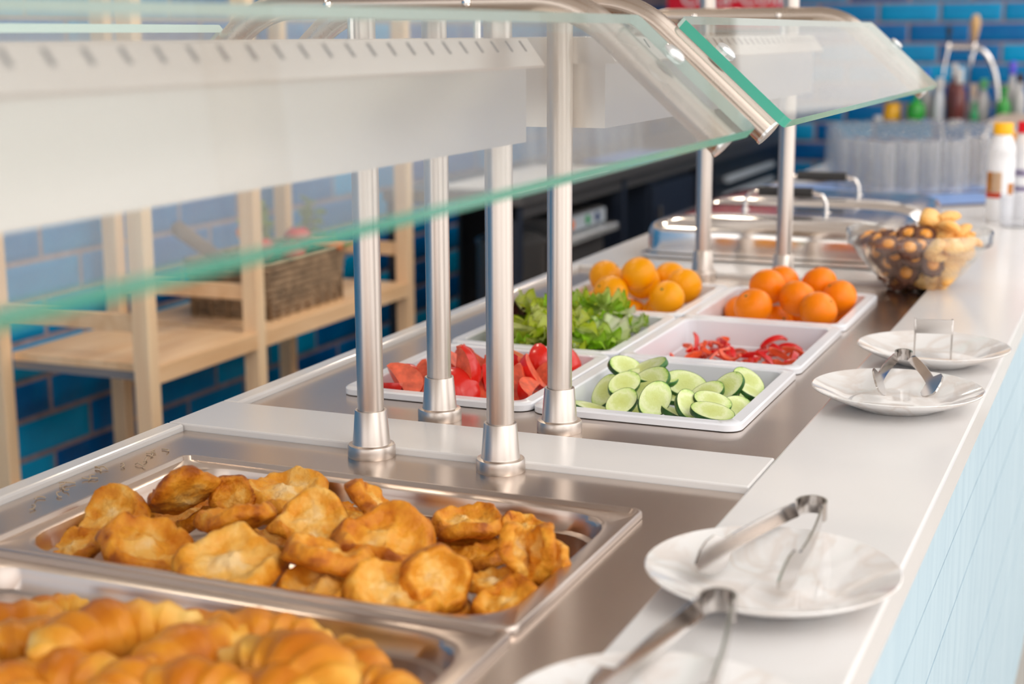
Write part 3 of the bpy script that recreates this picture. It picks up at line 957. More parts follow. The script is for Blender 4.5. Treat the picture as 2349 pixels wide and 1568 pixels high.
simple('orange_stem', (0.16, 0.17, 0.03), 0.8)
def leaf_mat(name, rib, mid, edge):
    mt, nt, b = new_mat(name)
    b.inputs['Roughness'].default_value = 0.35
    tc = N(nt, 'ShaderNodeTexCoord')
    sp = N(nt, 'ShaderNodeSeparateXYZ')
    nt.links.new(tc.outputs['Object'], sp.inputs[0])
    ab = N(nt, 'ShaderNodeMath', operation='ABSOLUTE')
    nt.links.new(sp.outputs['X'], ab.inputs[0])
    nz = N(nt, 'ShaderNodeTexNoise')
    nz.inputs['Scale'].default_value = 55
    nz.inputs['Detail'].default_value = 4
    nt.links.new(tc.outputs['Object'], nz.inputs['Vector'])
    a1 = N(nt, 'ShaderNodeMath', operation='MULTIPLY_ADD')
    a1.inputs[1].default_value = 22.0
    nt.links.new(ab.outputs[0], a1.inputs[0])
    n1 = N(nt, 'ShaderNodeMath', operation='MULTIPLY_ADD')
    n1.inputs[1].default_value = 0.7
    n1.inputs[2].default_value = -0.35
    nt.links.new(nz.outputs['Fac'], n1.inputs[0])
    nt.links.new(n1.outputs[0], a1.inputs[2])
    rp = N(nt, 'ShaderNodeValToRGB')
    el = rp.color_ramp.elements
    el[0].position, el[0].color = 0.05, (*rib, 1)
    el[1].position, el[1].color = 0.85, (*edge, 1)
    e = el.new(0.4)
    e.color = (*mid, 1)
    nt.links.new(a1.outputs[0], rp.inputs['Fac'])
    nt.links.new(rp.outputs['Color'], b.inputs['Base Color'])
    # thin leaves let light through
    tl = N(nt, 'ShaderNodeBsdfTranslucent')
    nt.links.new(rp.outputs['Color'], tl.inputs['Color'])
    mx = N(nt, 'ShaderNodeMixShader')
    mx.inputs['Fac'].default_value = 0.45
    out = nt.nodes['Material Output']
    nt.links.new(b.outputs[0], mx.inputs[1])
    nt.links.new(tl.outputs[0], mx.inputs[2])
    nt.links.new(mx.outputs[0], out.inputs['Surface'])
    return mt
leaf_mat('lettuce_green', (0.70, 0.84, 0.26), (0.52, 0.78, 0.06), (0.36, 0.66, 0.02))
leaf_mat('lettuce_yellow', (0.86, 0.90, 0.46), (0.78, 0.86, 0.12), (0.64, 0.80, 0.04))
leaf_mat('lettuce_white', (0.86, 0.88, 0.74), (0.76, 0.84, 0.48), (0.52, 0.70, 0.14))
leaf_mat('lettuce_red', (0.30, 0.28, 0.10), (0.13, 0.045, 0.035), (0.07, 0.018, 0.022))
leaf_mat('herb_green', (0.30, 0.52, 0.06), (0.16, 0.42, 0.03), (0.10, 0.34, 0.02))
radial('cookie_pale', [(0.0, (0.92, 0.66, 0.34)), (0.6, (0.90, 0.55, 0.20)), (1.0, (0.78, 0.36, 0.07))], 40, rough=0.6, nscale=60, namt=0.25, bump=0.4, axis_z=False)
radial('cookie_cocoa', [(0.0, (0.24, 0.10, 0.05)), (0.6, (0.17, 0.065, 0.035)), (1.0, (0.09, 0.032, 0.018))], 40, rough=0.65, nscale=60, namt=0.2, bump=0.4, axis_z=False)
simple('jam_button', (0.90, 0.36, 0.05), 0.3, vary=0.15, vscale=60)
simple('carrot', (0.90, 0.22, 0.04), 0.5, vary=0.15, vscale=40)
simple('stick_brown', (0.17, 0.12, 0.09), 0.7)

def porcelain():
    mt, nt, b = new_mat('porcelain')
    b.inputs['Roughness'].default_value = 0.08
    b.inputs['Coat Weight'].default_value = 0.3
    tc = N(nt, 'ShaderNodeTexCoord')
    nz = N(nt, 'ShaderNodeTexNoise')
    nz.inputs['Scale'].default_value = 9
    nz.inputs['Detail'].default_value = 5
    nz.inputs['Distortion'].default_value = 1.5
    nt.links.new(tc.outputs['Object'], nz.inputs['Vector'])
    rp = N(nt, 'ShaderNodeValToRGB')
    el = rp.color_ramp.elements
    el[0].position, el[0].color = 0.44, (0.82, 0.80, 0.785, 1)
    el[1].position, el[1].color = 0.56, (0.82, 0.80, 0.785, 1)
    e = el.new(0.5)
    e.color = (0.74, 0.68, 0.64, 1)
    nt.links.new(nz.outputs['Fac'], rp.inputs['Fac'])
    nt.links.new(rp.outputs['Color'], b.inputs['Base Color'])
porcelain()

# ------------------------------------------------------------------ fritters
def fritter_mesh(seed):
    rnd = random.Random(seed * 17)
    bm = bmesh.new()
    nr, na = 15, 48
    off = Vector((seed * 3.1, seed * 1.7, 0.3))
    lob = [(rnd.uniform(0.01, 0.042), rnd.uniform(0, 6.28)) for _ in range(5)]
    roll, rdir = rnd.uniform(0.05, 0.34), rnd.uniform(0, 6.28)
    def outline(a):
        return 1 + sum(amp * math.sin((k + 2) * a + ph) for k, (amp, ph) in enumerate(lob)) + 0.075 * noise.noise(Vector((math.cos(a) * 2.2, math.sin(a) * 2.2, seed * 2.0)))
    rows_t, rows_b = [], []
    for i in range(1, nr + 1):
        q = i / nr
        rt, rb = [], []
        for k in range(na):
            a = 2 * PI * k / na
            rr = q * outline(a)
            x, y = rr * math.cos(a), rr * math.sin(a)
            ring = 0.20 * math.exp(-((q - 0.78) / 0.16) ** 2) + 0.13 * math.exp(-((q - 0.05) / 0.22) ** 2)
            th = 0.165 * math.sqrt(max(0.0, 1 - q ** 3.5))
            pv = Vector((x, y, 0))
            nzv = noise.noise(pv * 2.1 + off) * 0.11 + noise.noise(pv * 4.4 + off) * 0.085 + abs(noise.noise(pv * 8.0 + off)) * 0.08
            w = q * q * (0.13 * math.sin(2 * a + lob[0][1]) + 0.07 * math.sin(3 * a + lob[1][1]))
            u = x * math.cos(rdir) + y * math.sin(rdir)
            w += roll * u * u * 0.8
            fade = min(1.0, (1 - q) * 8)
            rt.append(bm.verts.new((x, y, w + th + ring * fade + nzv)))
            rb.append(bm.verts.new((x * 0.985, y * 0.985, w - th * 0.9 + nzv * 0.6)) if i < nr else rt[-1])
        rows_t.append(rt)
        rows_b.append(rb)
    ct = bm.verts.new((0, 0, sum(v.co.z for v in rows_t[0]) / na))
    cbm = bm.verts.new((0, 0, sum(v.co.z for v in rows_b[0]) / na))
    for k in range(na):
        j = (k + 1) % na
        bm.faces.new((ct, rows_t[0][k], rows_t[0][j]))
        bm.faces.new((cbm, rows_b[0][j], rows_b[0][k]))
        for i in range(nr - 1):
            bm.faces.new((rows_t[i][k], rows_t[i + 1][k], rows_t[i + 1][j], rows_t[i][j]))
            bm.faces.new((rows_b[i][k], rows_b[i][j], rows_b[i + 1][j], rows_b[i + 1][k]))
    return bm

FVAR = []
for (P, r, nv, spin, var, tone, lab) in FRITTERS:
    while len(FVAR) < 6:
        FVAR.append(None)
    bm = fritter_mesh(var + 1)
    for v in bm.verts:
        v.co *= 0.045
    if FVAR[var] is None:
        FVAR[var] = finish(bm, 'fritter', 'fritter', None, True)
        o = FVAR[var]
    else:
        bm.free()
        o = inst(FVAR[var])
    s = r * 1.05 / 0.045
    o.matrix_world = Matrix.Translation((P[0], P[1], P[2] - 0.010)) @ frame_from_normal(nv, spin) @ Matrix.Diagonal((s, s, s, 1))
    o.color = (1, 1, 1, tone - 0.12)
    tag(o, lab, 'fritter', 'fritters in the steel pan')

# ------------------------------------------------------------------ croissants
def croissant_mesh(seed):
    rnd = random.Random(seed + 40)
    bm = bmesh.new()
    ns, na = 66, 18
    loops = []
    segs = 7
    bendr = rnd.uniform(0.75, 1.0)
    for i in range(ns + 1):
        t = -1 + 2 * i / ns
        ang = t * 1.15
        x = math.sin(ang) * 0.5 / math.sin(1.15)
        y = (math.cos(ang) - 1) * 0.42 * bendr
        f = (abs(t)) * (segs / 2)
        ridge = (f - math.floor(f))
        rad = 0.225 * (1 - abs(t) ** 1.7 * 0.82) * (1.0 + 0.15 * (1 - ridge) ** 1.3 - 0.06)
        if abs(t) > 0.97:
            rad *= 0.6
        tx, ty = math.cos(ang), -math.sin(ang)
        nx, ny = -ty, tx
        lp = []
        for k in range(na):
            a = 2 * PI * k / na
            dn = noise.noise(Vector((x * 5, math.cos(a) * 1.5, math.sin(a) * 1.5 + seed))) * 0.02
            rr = rad + dn
            sk = 0.07 * math.sin(a) * (0.5 - ridge) * (1 if t > 0 else -1)
            lp.append((x + nx * rr * math.cos(a) * 1.05 + tx * sk, y + ny * rr * math.cos(a) * 1.05 + ty * sk, rr * math.sin(a) * 0.85))
        loops.append(lp)
    loopsurf(bm, loops, True, True, True)
    for v in bm.verts:
        v.co *= 0.12
    return bm
CV = [None] * 3
for (P, L, yaw, tilt, var, lab) in CROISSANTS:
    if CV[var] is None:
        CV[var] = o = finish(croissant_mesh(var), 'croissant', 'croissant', None, True, 60)
    else:
        o = inst(CV[var])
    s = L * 0.98 / 0.12
    o.matrix_world = Matrix.Translation((P[0], min(P[1], -0.07), P[2] - 0.010)) @ Matrix.Rotation(math.radians(yaw + 10), 4, 'Z') @ Matrix.Rotation(math.radians(tilt + random.uniform(-8, 8)), 4, 'Y') @ Matrix.Rotation(random.uniform(-.3, .3), 4, 'X') @ Matrix.Diagonal((s, s, s, 1))
    tag(o, lab, 'croissant', 'croissants in the near steel pan')

# ------------------------------------------------------------------ citrus
def orange_mesh():
    bm = bmesh.new()
    bmesh.ops.create_uvsphere(bm, u_segments=28, v_segments=18, radius=0.0315)
    for v in bm.verts:
        r = math.hypot(v.co.x, v.co.y) / 0.0315
        v.co.z *= 0.93
        if v.co.z > 0:
            v.co.z -= 0.0018 * math.exp(-(r / 0.2) ** 2)
    return bm
OS = {}
for (P, side, lab) in ORANGES:
    t = thing('orange', lab, 'orange', P, 0, 'citrus in the left tray' if side == 'L' else 'citrus in the right tray')
    t.rotation_euler = (random.uniform(-1.1, 1.1), random.uniform(-1.0, 1.0), random.uniform(0, 6))
    s = random.uniform(0.97, 1.02)
    t.scale = (s, s, s)
    if side not in OS:
        OS[side] = (finish(orange_mesh(), 'rind', 'orange_peel_yellow' if side == 'L' else 'orange_peel_deep', t, True),
                    finish(lathe([(0.0, 0.0272), (0.0022, 0.0272), (0.0026, 0.0280), (0.0012, 0.0288), (0, 0.0288)], 7), 'stem_button', 'orange_stem', t, True))
    else:
        for sc in OS[side]:
            inst(sc, t)

# ------------------------------------------------------------------ cucumber slices
def cuc():
    bm = bmesh.new()
    n = 30
    def ell(f, z):
        return [(0.0262 * f * math.cos(2 * PI * k / n), 0.0262 * 0.70 * f * math.sin(2 * PI * k / n), z) for k in range(n)]
    loopsurf(bm, [ell(0.965, -0.0019), ell(0.965, 0.0019)], True, True, True)
    bp = bmesh.new()
    loopsurf(bp, [ell(0.96, -0.0017), ell(0.99, -0.0019), ell(1.0, 0.0), ell(0.99, 0.0019), ell(0.96, 0.0017)], True)
    return bm, bp
CS = None
for (P, r, nv, spin, lab) in CUCUMBERS:
    if CS is None:
        a, b = cuc()
        o = finish(a, 'cucumber_slice', 'cucumber_flesh', None)
        pe = finish(b, 'peel', 'cucumber_peel', o, True)
        CS = (o, pe)
    else:
        o = inst(CS[0])
        pe = inst(CS[1], o)
    s = max(0.95, min(1.7, r * 1.15 / 0.0262))
    jit = Vector(nv) + Vector((random.uniform(-.22, .22), random.uniform(-.22, .22), 0))
    o.matrix_world = Matrix.Translation(P) @ frame_from_normal(jit, spin) @ Matrix.Diagonal((s, s, 1.9, 1))
    tag(o, lab, 'cucumber', 'cucumber slices')

# ------------------------------------------------------------------ tomato wedges
def tomato_mesh():
    """a quarter-ish wedge: skin on the round side, two flat cut faces"""
    bm = bmesh.new()
    R0 = 0.032
    w = math.radians(38)
    nu, nvv = 8, 10
    grid = []
    for i in range(nvv + 1):
        th = PI * (0.06 + 0.88 * i / nvv)
        row = []
        for j in range(nu + 1):
            ph = -w + 2 * w * j / nu
            row.append(bm.verts.new((R0 * math.sin(th) * math.cos(ph) - 0.018, R0 * math.sin(th) * math.sin(ph), R0 * 1.05 * math.cos(th))))
        grid.append(row)
    ax = [bm.verts.new((-0.018 + 0.004 * math.sin(PI * i / nvv), 0, R0 * 0.98 * math.cos(PI * (0.06 + 0.88 * i / nvv)))) for i in range(nvv + 1)]
    for i in range(nvv):
        for j in range(nu):
            f = bm.faces.new((grid[i][j], grid[i][j + 1], grid[i + 1][j + 1], grid[i + 1][j]))
        for f in (bm.faces.new((ax[i], grid[i][0], grid[i + 1][0], ax[i + 1])), bm.faces.new((ax[i], ax[i + 1], grid[i + 1][nu], grid[i][nu]))):
            f.material_index = 1
    for row, a in ((grid[0], ax[0]), (grid[-1], ax[-1])):
        f = bm.faces.new(row + [a])
        f.material_index = 1
    return bm
TS = None
for i, (P, r, lab) in enumerate(TOMATOES):
    if TS is None:
        TS = o = finish(tomato_mesh(), 'tomato_wedge', ['tomato_skin', 'tomato_flesh'], None, True, 35)
    else:
        o = inst(TS)
    rr = random.Random(i * 13 + 5)
    s = max(0.8, min(1.25, r / 0.042))
    o.matrix_world = Matrix.Translation(P) @ Matrix.Rotation(rr.uniform(0, 6.28), 4, 'Z') @ Matrix.Rotation(rr.uniform(-1.2, 1.2), 4, 'Y') @ Matrix.Rotation(rr.uniform(0, 6.28), 4, 'X') @ Matrix.Diagonal((s, s, s, 1))
    tag(o, lab, 'tomato', 'tomato wedges')

# ------------------------------------------------------------------ pepper strips
def pepper_mesh(seed):
    bm = bmesh.new()
    rr = random.Random(seed)
    n = 12
    curl = rr.uniform(0.6, 2.6)
    wdt = rr.uniform(0.007, 0.010)
    L = rr.uniform(0.036, 0.055)
    th = 0.0016
    loops = []
    for i in range(n + 1):
        t = i / n - 0.5
        a = t * curl
        rad = L / curl
        x, z = rad * math.sin(a), rad * (1 - math.cos(a)) * -1
        nx, nz = math.sin(a), math.cos(a)
        w = wdt * (1 - 0.5 * abs(t * 2) ** 3)
        loops.append([(x + nx * th, -w / 2, z + nz * th), (x + nx * th * 1.3, 0, z + nz * th * 1.3), (x + nx * th, w / 2, z + nz * th),
                      (x - nx * th, w / 2, z - nz * th), (x - nx * th, -w / 2, z - nz * th)])
    loopsurf(bm, loops, True, True, True)
    bm.faces.ensure_lookup_table()
    for k, f in enumerate(bm.faces):
        f.material_index = 0 if (k < 5 * n and k % 5 in (0, 1)) else 1
    return bm
PV = [None] * 5
for i in range(130):
    rr = random.Random(500 + i)
    var = i % 5
    if PV[var] is None:
        PV[var] = o = finish(pepper_mesh(var + 3), 'pepper_strip', ['pepper_skin', 'pepper_flesh'], None, True, 40)
    else:
        o = inst(PV[var])
    x = rr.uniform(0.318, 0.492)
    y = rr.uniform(1.03, 1.26)
    top = -0.012 + 0.006 * math.sin(x * 90) - 0.05 * max(0.0, 1.10 - y)
    zz = -0.056 + (top + 0.056) * ((i % 6) / 5.0)
    o.matrix_world = Matrix.Translation((x, y, zz)) @ Matrix.Rotation(rr.uniform(0, 6.28), 4, 'Z') @ Matrix.Rotation(rr.uniform(-.6, .6), 4, 'Y') @ Matrix.Rotation(rr.choice((0, 0.5, -0.6, 1.5, 3.0)), 4, 'X')
    tag(o, 'glossy red pepper strip in the half empty tray', 'pepper', 'red pepper strips')

# ------------------------------------------------------------------ lettuce
def leaf_mesh(seed, L=0.075, W=0.05, ruf=0.010):
    """broad blade with a frilled rim"""
    bm = bmesh.new()
    nr, na = 10, 60
    rr = random.Random(seed)
    cup = rr.uniform(-5, 8)
    bend = rr.uniform(-8, 8)
    ph = [rr.uniform(0, 6.28) for _ in range(4)]
    rows = []
    for i in range(nr + 1):
        q = i / nr
        row = []
        for k in range(na):
            a = 2 * PI * k / na
            e = q ** 3
            rad = q * (1 + 0.07 * math.sin(3 * a + ph[0]) + 0.03 * e * math.sin(13 * a + ph[1]))
            x = rad * W * 0.5 * math.sin(a)
            y = rad * L * 0.5 * -math.cos(a)
            z = cup * x * x + bend * y * y
            z += e * ruf * (math.sin(9 * a + ph[2]) + 0.8 * math.sin(15 * a + ph[3]))
            z += ruf * 0.7 * noise.noise(Vector((x * 60, y * 60, seed * 3.7)))
            row.append(bm.verts.new((x, y, z)) if i else None)
        rows.append(row)
    c = bm.verts.new((0, 0, 0))
    for k in range(na):
        j = (k + 1) % na
        bm.faces.new((c, rows[1][k], rows[1][j]))
        for i in range(1, nr):
            bm.faces.new((rows[i][k], rows[i + 1][k], rows[i + 1][j], rows[i][j]))
    bmesh.ops.solidify(bm, geom=bm.faces[:], thickness=0.0005)
    return bm
LV = {}
LET = {'lettuce_green': ('bright green lettuce leaf in the mixed salad', 'lettuce_leaf'),
       'lettuce_yellow': ('yellow green lettuce leaf in the mixed salad', 'lettuce_leaf'),
       'lettuce_white': ('whitish ribbed lettuce leaf at the right of the salad heap', 'lettuce_leaf'),
       'lettuce_red': ('dark red lettuce leaf in the mixed salad', 'lettuce_leaf')}
def lettuce(x, y, z, mat, seed, rz, ry, rx, s=1.0):
    key = (mat, seed % 4)
    if key not in LV:
        LV[key] = o = finish(leaf_mesh(seed % 4 + 11 * len(mat), ruf=0.0062 if mat != 'lettuce_white' else 0.004, W=0.062), 'lettuce_leaf', mat, None, True)
    else:
        o = inst(LV[key])
    o.matrix_world = Matrix.Translation((x, y, z)) @ Matrix.Rotation(rz, 4, 'Z') @ Matrix.Rotation(ry, 4, 'Y') @ Matrix.Rotation(rx, 4, 'X') @ Matrix.Diagonal((s, s, s, 1))
    tag(o, LET[mat][0], 'lettuce', LET[mat][0].replace('leaf', 'leaves'))
for i in range(64):
    rr = random.Random(900 + i)
    x = rr.uniform(0.065, 0.220)
    y = rr.uniform(1.03, 1.245)
    fx, fy = (x - 0.150) / 0.10, (y - 1.145) / 0.13
    dome = max(0.0, 1 - fx * fx * 0.7 - fy * fy * 0.8)
    lvl = rr.uniform(0.35, 1.0)
    z = -0.03 + 0.080 * dome * lvl + 0.008
    q = rr.random()
    if x > 0.20 and q < 0.6:
        mt = 'lettuce_white'
    elif q < 0.14 or (x < 0.11 and q < 0.36):
        mt = 'lettuce_red'
    elif q < 0.66:
        mt = 'lettuce_yellow'
    else:
        mt = 'lettuce_green'
    lettuce(x, y, z, mt, i, rr.uniform(0, 6.28), rr.uniform(-.6, .6), rr.uniform(-.3, .6), rr.uniform(0.95, 1.35))

# ------------------------------------------------------------------ dried shreds on the steel beside the fritters
simple('shred', (0.50, 0.38, 0.26), 0.5)
for i in range(16):
    rr = random.Random(i + 300)
    f = i / 15
    x0 = -0.045 + 0.012 * rr.uniform(-1, 1)
    y0 = 0.13 + 0.22 * f + rr.uniform(-.012, .012)
    pts = [(0, 0, 0.0012)]
    a = rr.uniform(0, 6.28)
    for k in range(5):
        a += rr.uniform(-1.0, 1.0)
        pts.append((pts[-1][0] + 0.0035 * math.cos(a), pts[-1][1] + 0.0035 * math.sin(a), 0.0012 + rr.uniform(0, 0.002)))
    o = finish(TB(pts, 0.0007, 5), 'food_shred', 'shred', None, True)
    o.location = (x0, y0, 0)
    tag(o, 'thin dried food shred on the steel deck beside the fritter pan', 'crumb', 'food shreds on the steel deck')

# ------------------------------------------------------------------ plates and tongs
def plate_bm():
    return lathe([(0.0, 0.0), (0.052, 0.0), (0.055, 0.001), (0.060, 0.004), (0.085, 0.0135), (0.1025, 0.0225), (0.1032, 0.0238), (0.1020, 0.0245),
                  (0.0850, 0.0175), (0.0640, 0.0085), (0.050, 0.0062), (0.0, 0.0058)], 56)
PS = None
PLATES = [((0.695, 0.145), 'white plate with tongs right beside the fritter pan'),
          ((0.690, 0.828), 'white plate with open tongs beside the cucumber tray'),
          ((0.697, 1.102), 'white plate with upright tongs nearest the cookie bowl'),
          ((0.692, -0.152), 'white plate cut off by the bottom edge of the picture')]
for (x, y), lab in PLATES:
    if PS is None:
        PS = o = finish(plate_bm(), 'plate', 'porcelain', None, True, 50)
    else:
        o = inst(PS)
    o.location = (x, y, TOP)
    o.rotation_euler = (0, 0, random.uniform(0, 6))
    tag(o, lab, 'plate', 'serving plates along the counter')

def ribbon(bm, pts, widths, wdir, th=0.0011):
    """flat strip: pts centre line, width along wdir, thickness across"""
    P = [Vector(q) for q in pts]
    wd = Vector(wdir).normalized()
    loops = []
    for i, q in enumerate(P):
        a = P[max(0, i - 1)]
        b = P[min(len(P) - 1, i + 1)]
        t = (b - a).normalized()
        nn = t.cross(wd).normalized()
        w = widths[i] / 2
        loops.append([q + wd * w + nn * th, q - wd * w + nn * th, q - wd * w - nn * th, q + wd * w - nn * th])
    loopsurf(bm, loops, True, True, True)
    return bm

def tongs(tip1, tip2, bend, zt, zb, label, ringr=0.014, w=0.013, blade=0.025, lean=(0.35, 0.0)):
    a, b, c = Vector((*tip1, zt)), Vector((*tip2, zt)), Vector((*bend, zb))
    mid = (a + b) / 2
    ax = (c - mid).normalized()
    side = Vector((-ax.y, ax.x, 0)).normalized()
    if (a - mid).dot(side) < 0:
        side = -side
    t = thing('tongs', label, 'tongs', (c.x, c.y, zb))
    wd = side.cross(ax)
    if wd.z < 0:
        wd = -wd
    org = Vector((c.x, c.y, zb))
    # spring bend
    pts = []
    for k in range(17):
        g = -PI * 0.62 + 2 * PI * 0.62 * k / 16
        pts.append(ax * (ringr * math.cos(g)) + side * (ringr * 0.92 * math.sin(g)))
    bm = ribbon(bmesh.new(), pts, [w * 1.25] * 17, wd)
    finish(bm, 'spring_bend', 'steel_tongs', t, True, 60)
    for tip, e in ((b, pts[0]), (a, pts[-1])):
        tp = tip - org
        path, ws = [], []
        nn = 12
        for k in range(nn + 1):
            f = k / nn
            q = e.lerp(tp, f)
            out_ = (tp - e).cross(wd).normalized()
            sg = 1 if out_.dot(side) * (1 if tip is a else -1) > 0 else -1
            q = q + out_ * (sg * 0.005 * math.sin(PI * f))
            path.append(q)
            if f < 0.62:
                ws.append(w)
            else:
                g = (f - 0.62) / 0.38
                ws.append(w * (1 - g) * 0.6 + (w * 0.4 + (blade - w * 0.4) * math.sin(PI * min(1, g * 1.02)) ** 0.7) * 1.0 if g > 0.15 else w)
        ws[-1] = 0.006
        wd2 = (wd + side * (lean[0] if tip is a else lean[1])).normalized()
        bm = ribbon(bmesh.new(), path, ws, wd2)
        finish(bm, 'arm', 'steel_tongs', t, True, 60)
    return t
tongs((0.641, 0.112), (0.711, 0.098), (0.702, 0.262), 0.0345, 0.0460, 'steel tongs lying across the plate beside the fritter pan')
tongs((0.671, 0.800), (0.737, 0.806), (0.681, 0.932), 0.0335, 0.0480, 'steel tongs spread open on the plate beside the cucumbers', 0.011, 0.012, 0.032, (0.5, -0.9))
tongs((0.652, -0.185), (0.720, -0.19), (0.688, 0.002), 0.0345, 0.0480, 'blurred steel tongs at the bottom edge of the picture', 0.014, 0.015, 0.030)
# the third pair stands upright on its tips
t = thing('tongs', 'steel tongs standing upright on the plate near the cookie bowl', 'tongs', (0.6985, 1.085, TOP + 0.0062))
xd = Vector((0.98, 0.19, 0))
bm = ribbon(bmesh.new(), [xd * s + Vector((0, 0, 0.047)) for s in (-0.0245, -0.0235, 0, 0.0235, 0.0245)], [0.0195] * 5, (0, 0, 1))
finish(bm, 'spring_bend', 'steel_tongs', t, True, 30)
for sx in (-1, 1):
    yd = Vector((-0.19, 0.98, 0))
    pts = [xd * (sx * 0.0245) + Vector((0, 0, z)) + yd * 0.004 for z in (0.0568, 0.045, 0.037, 0.030, 0.016, 0.006, 0.0005)]
    bm = ribbon(bmesh.new(), pts, [0.009, 0.011, 0.011, 0.0105, 0.009, 0.006, 0.003], yd)
    finish(bm, 'arm', 'steel_tongs', t, True, 60)

# ------------------------------------------------------------------ bowl of cookies
BX, BY, BZ = 0.583, 1.757, TOP
bo = finish(lathe([(0.0, 0.0), (0.050, 0.0), (0.058, 0.003), (0.082, 0.026), (0.104, 0.052), (0.1195, 0.0735), (0.1265, 0.0765), (0.1285, 0.080), (0.1285, 0.1005),
                   (0.1270, 0.102), (0.1250, 0.1005), (0.1240, 0.080), (0.1165, 0.0745), (0.1005, 0.053), (0.0785, 0.028), (0.054, 0.0065), (0.0, 0.004)], 60), 'glass_bowl', 'bowl_glass', None, True, 50)
bo.location = (BX, BY, BZ)
tag(bo, 'clear glass bowl filled with pale and cocoa cookies', 'bowl')

def shell_cookie():
    bm = bmesh.new()
    ns, na = 30, 16
    loops = []
    for i in range(ns + 1):
        t = -1 + 2 * i / ns
        rr = math.sqrt(max(0.0, 1 - abs(t) ** 2.2)) * (0.93 + 0.07 * math.cos(t * 19)) + 0.02
        y0 = 0.006 * t * t
        loops.append([(t * 0.0235, y0 + rr * 0.0175 * math.cos(2 * PI * k / na), rr * 0.0115 * (math.sin(2 * PI * k / na) if math.sin(2 * PI * k / na) > 0 else 0.55 * math.sin(2 * PI * k / na))) for k in range(na)])
    loopsurf(bm, loops, True, True, True)
    return bm

def flower_cookie():
    bm = bmesh.new()
    n = 40
    def lp(f, z, amp):
        return [(0.0225 * f * (1 + amp * math.cos(10 * 2 * PI * k / n)) * math.cos(2 * PI * k / n), 0.0225 * f * (1 + amp * math.cos(10 * 2 * PI * k / n)) * math.sin(2 * PI * k / n), z) for k in range(n)]
    loopsurf(bm, [lp(0.92, -0.005, 0.02), lp(1.0, -0.003, 0.05), lp(1.0, 0.001, 0.07), lp(0.85, 0.005, 0.08), lp(0.6, 0.0065, 0.06), lp(0.42, 0.005, 0.02), lp(0.2, 0.0045, 0)], True, True, True)
    return bm
ER = Vector((0.92, 0.39, 0))
EC = Vector((0.40, -0.917, 0))
SC = FC = None
cookies = []
rr = random.Random(77)
tries = 0
while len(cookies) < 100 and tries < 12000:
    tries += 1
    a = rr.uniform(0, 6.28)
    z = rr.choice((0.016, 0.032, 0.048, 0.064, 0.080, 0.094, 0.108, 0.122))
    rmax = 0.036 + 0.068 * min(1.0, z / 0.075)
    q = math.sqrt(rr.random()) * rmax
    x, y = q * math.cos(a), q * math.sin(a)
    s = x * ER.x + y * ER.y
    if z > 0.088:
        cx, cy = ER.x * 0.035, ER.y * 0.035
        if math.hypot(x - cx, y - cy) > 0.068 - (z - 0.088) * 1.3:
            continue
        if z > 0.1 and s < 0.0:
            continue
    if any((x - c[0]) ** 2 + (y - c[1]) ** 2 + ((z - c[2]) * 1.5) ** 2 < 0.0225 ** 2 for c in cookies):
        continue
    cookies.append((x, y, z, s, a))
for i, (x, y, z, s, a) in enumerate(cookies):
    dark = s + rr.uniform(-.02, .02) < 0.004
    if dark:
        t = thing('cocoa_cookie', 'cocoa cookie with a round orange jam button in the left half of the bowl', 'cookie', (BX + x, BY + y, BZ + z), 0, 'cocoa cookies in the glass bowl')
        outw = Vector((math.cos(a), math.sin(a), 0.15 if z < 0.07 else 1.6))
        outw = (outw + EC * 0.6 + Vector((rr.uniform(-.4, .4), rr.uniform(-.4, .4), rr.uniform(-.2, .4)))).normalized()
        t.matrix_world = Matrix.Translation((BX + x, BY + y, BZ + z)) @ frame_from_normal(outw, rr.uniform(0, 6))
        if FC is None:
            FC = (finish(flower_cookie(), 'biscuit', 'cookie_cocoa', t, True, 60),
                  finish(lathe([(0.0, 0.0035), (0.0108, 0.0035), (0.0112, 0.006), (0.008, 0.0092), (0.0, 0.0104)], 16), 'jam_button', 'jam_button', t, True))
        else:
            for q in FC:
                inst(q, t)
    else:
        if SC is None:
            SC = o = finish(shell_cookie(), 'piped_cookie', 'cookie_pale', None, True)
        else:
            o = inst(SC)
        outw = Vector((rr.uniform(-.7, .7), rr.uniform(-.7, .3), 1)) if z > 0.06 else (Vector((math.cos(a), math.sin(a), 0.4)) + EC * 0.5)
        sc_ = rr.uniform(0.9, 1.15)
        o.matrix_world = Matrix.Translation((BX + x, BY + y, BZ + z)) @ frame_from_normal(outw, rr.uniform(0, 6)) @ Matrix.Diagonal((sc_, sc_, sc_, 1))
        tag(o, 'pale ridged piped cookie in the right half of the bowl', 'cookie', 'pale piped cookies in the glass bowl')

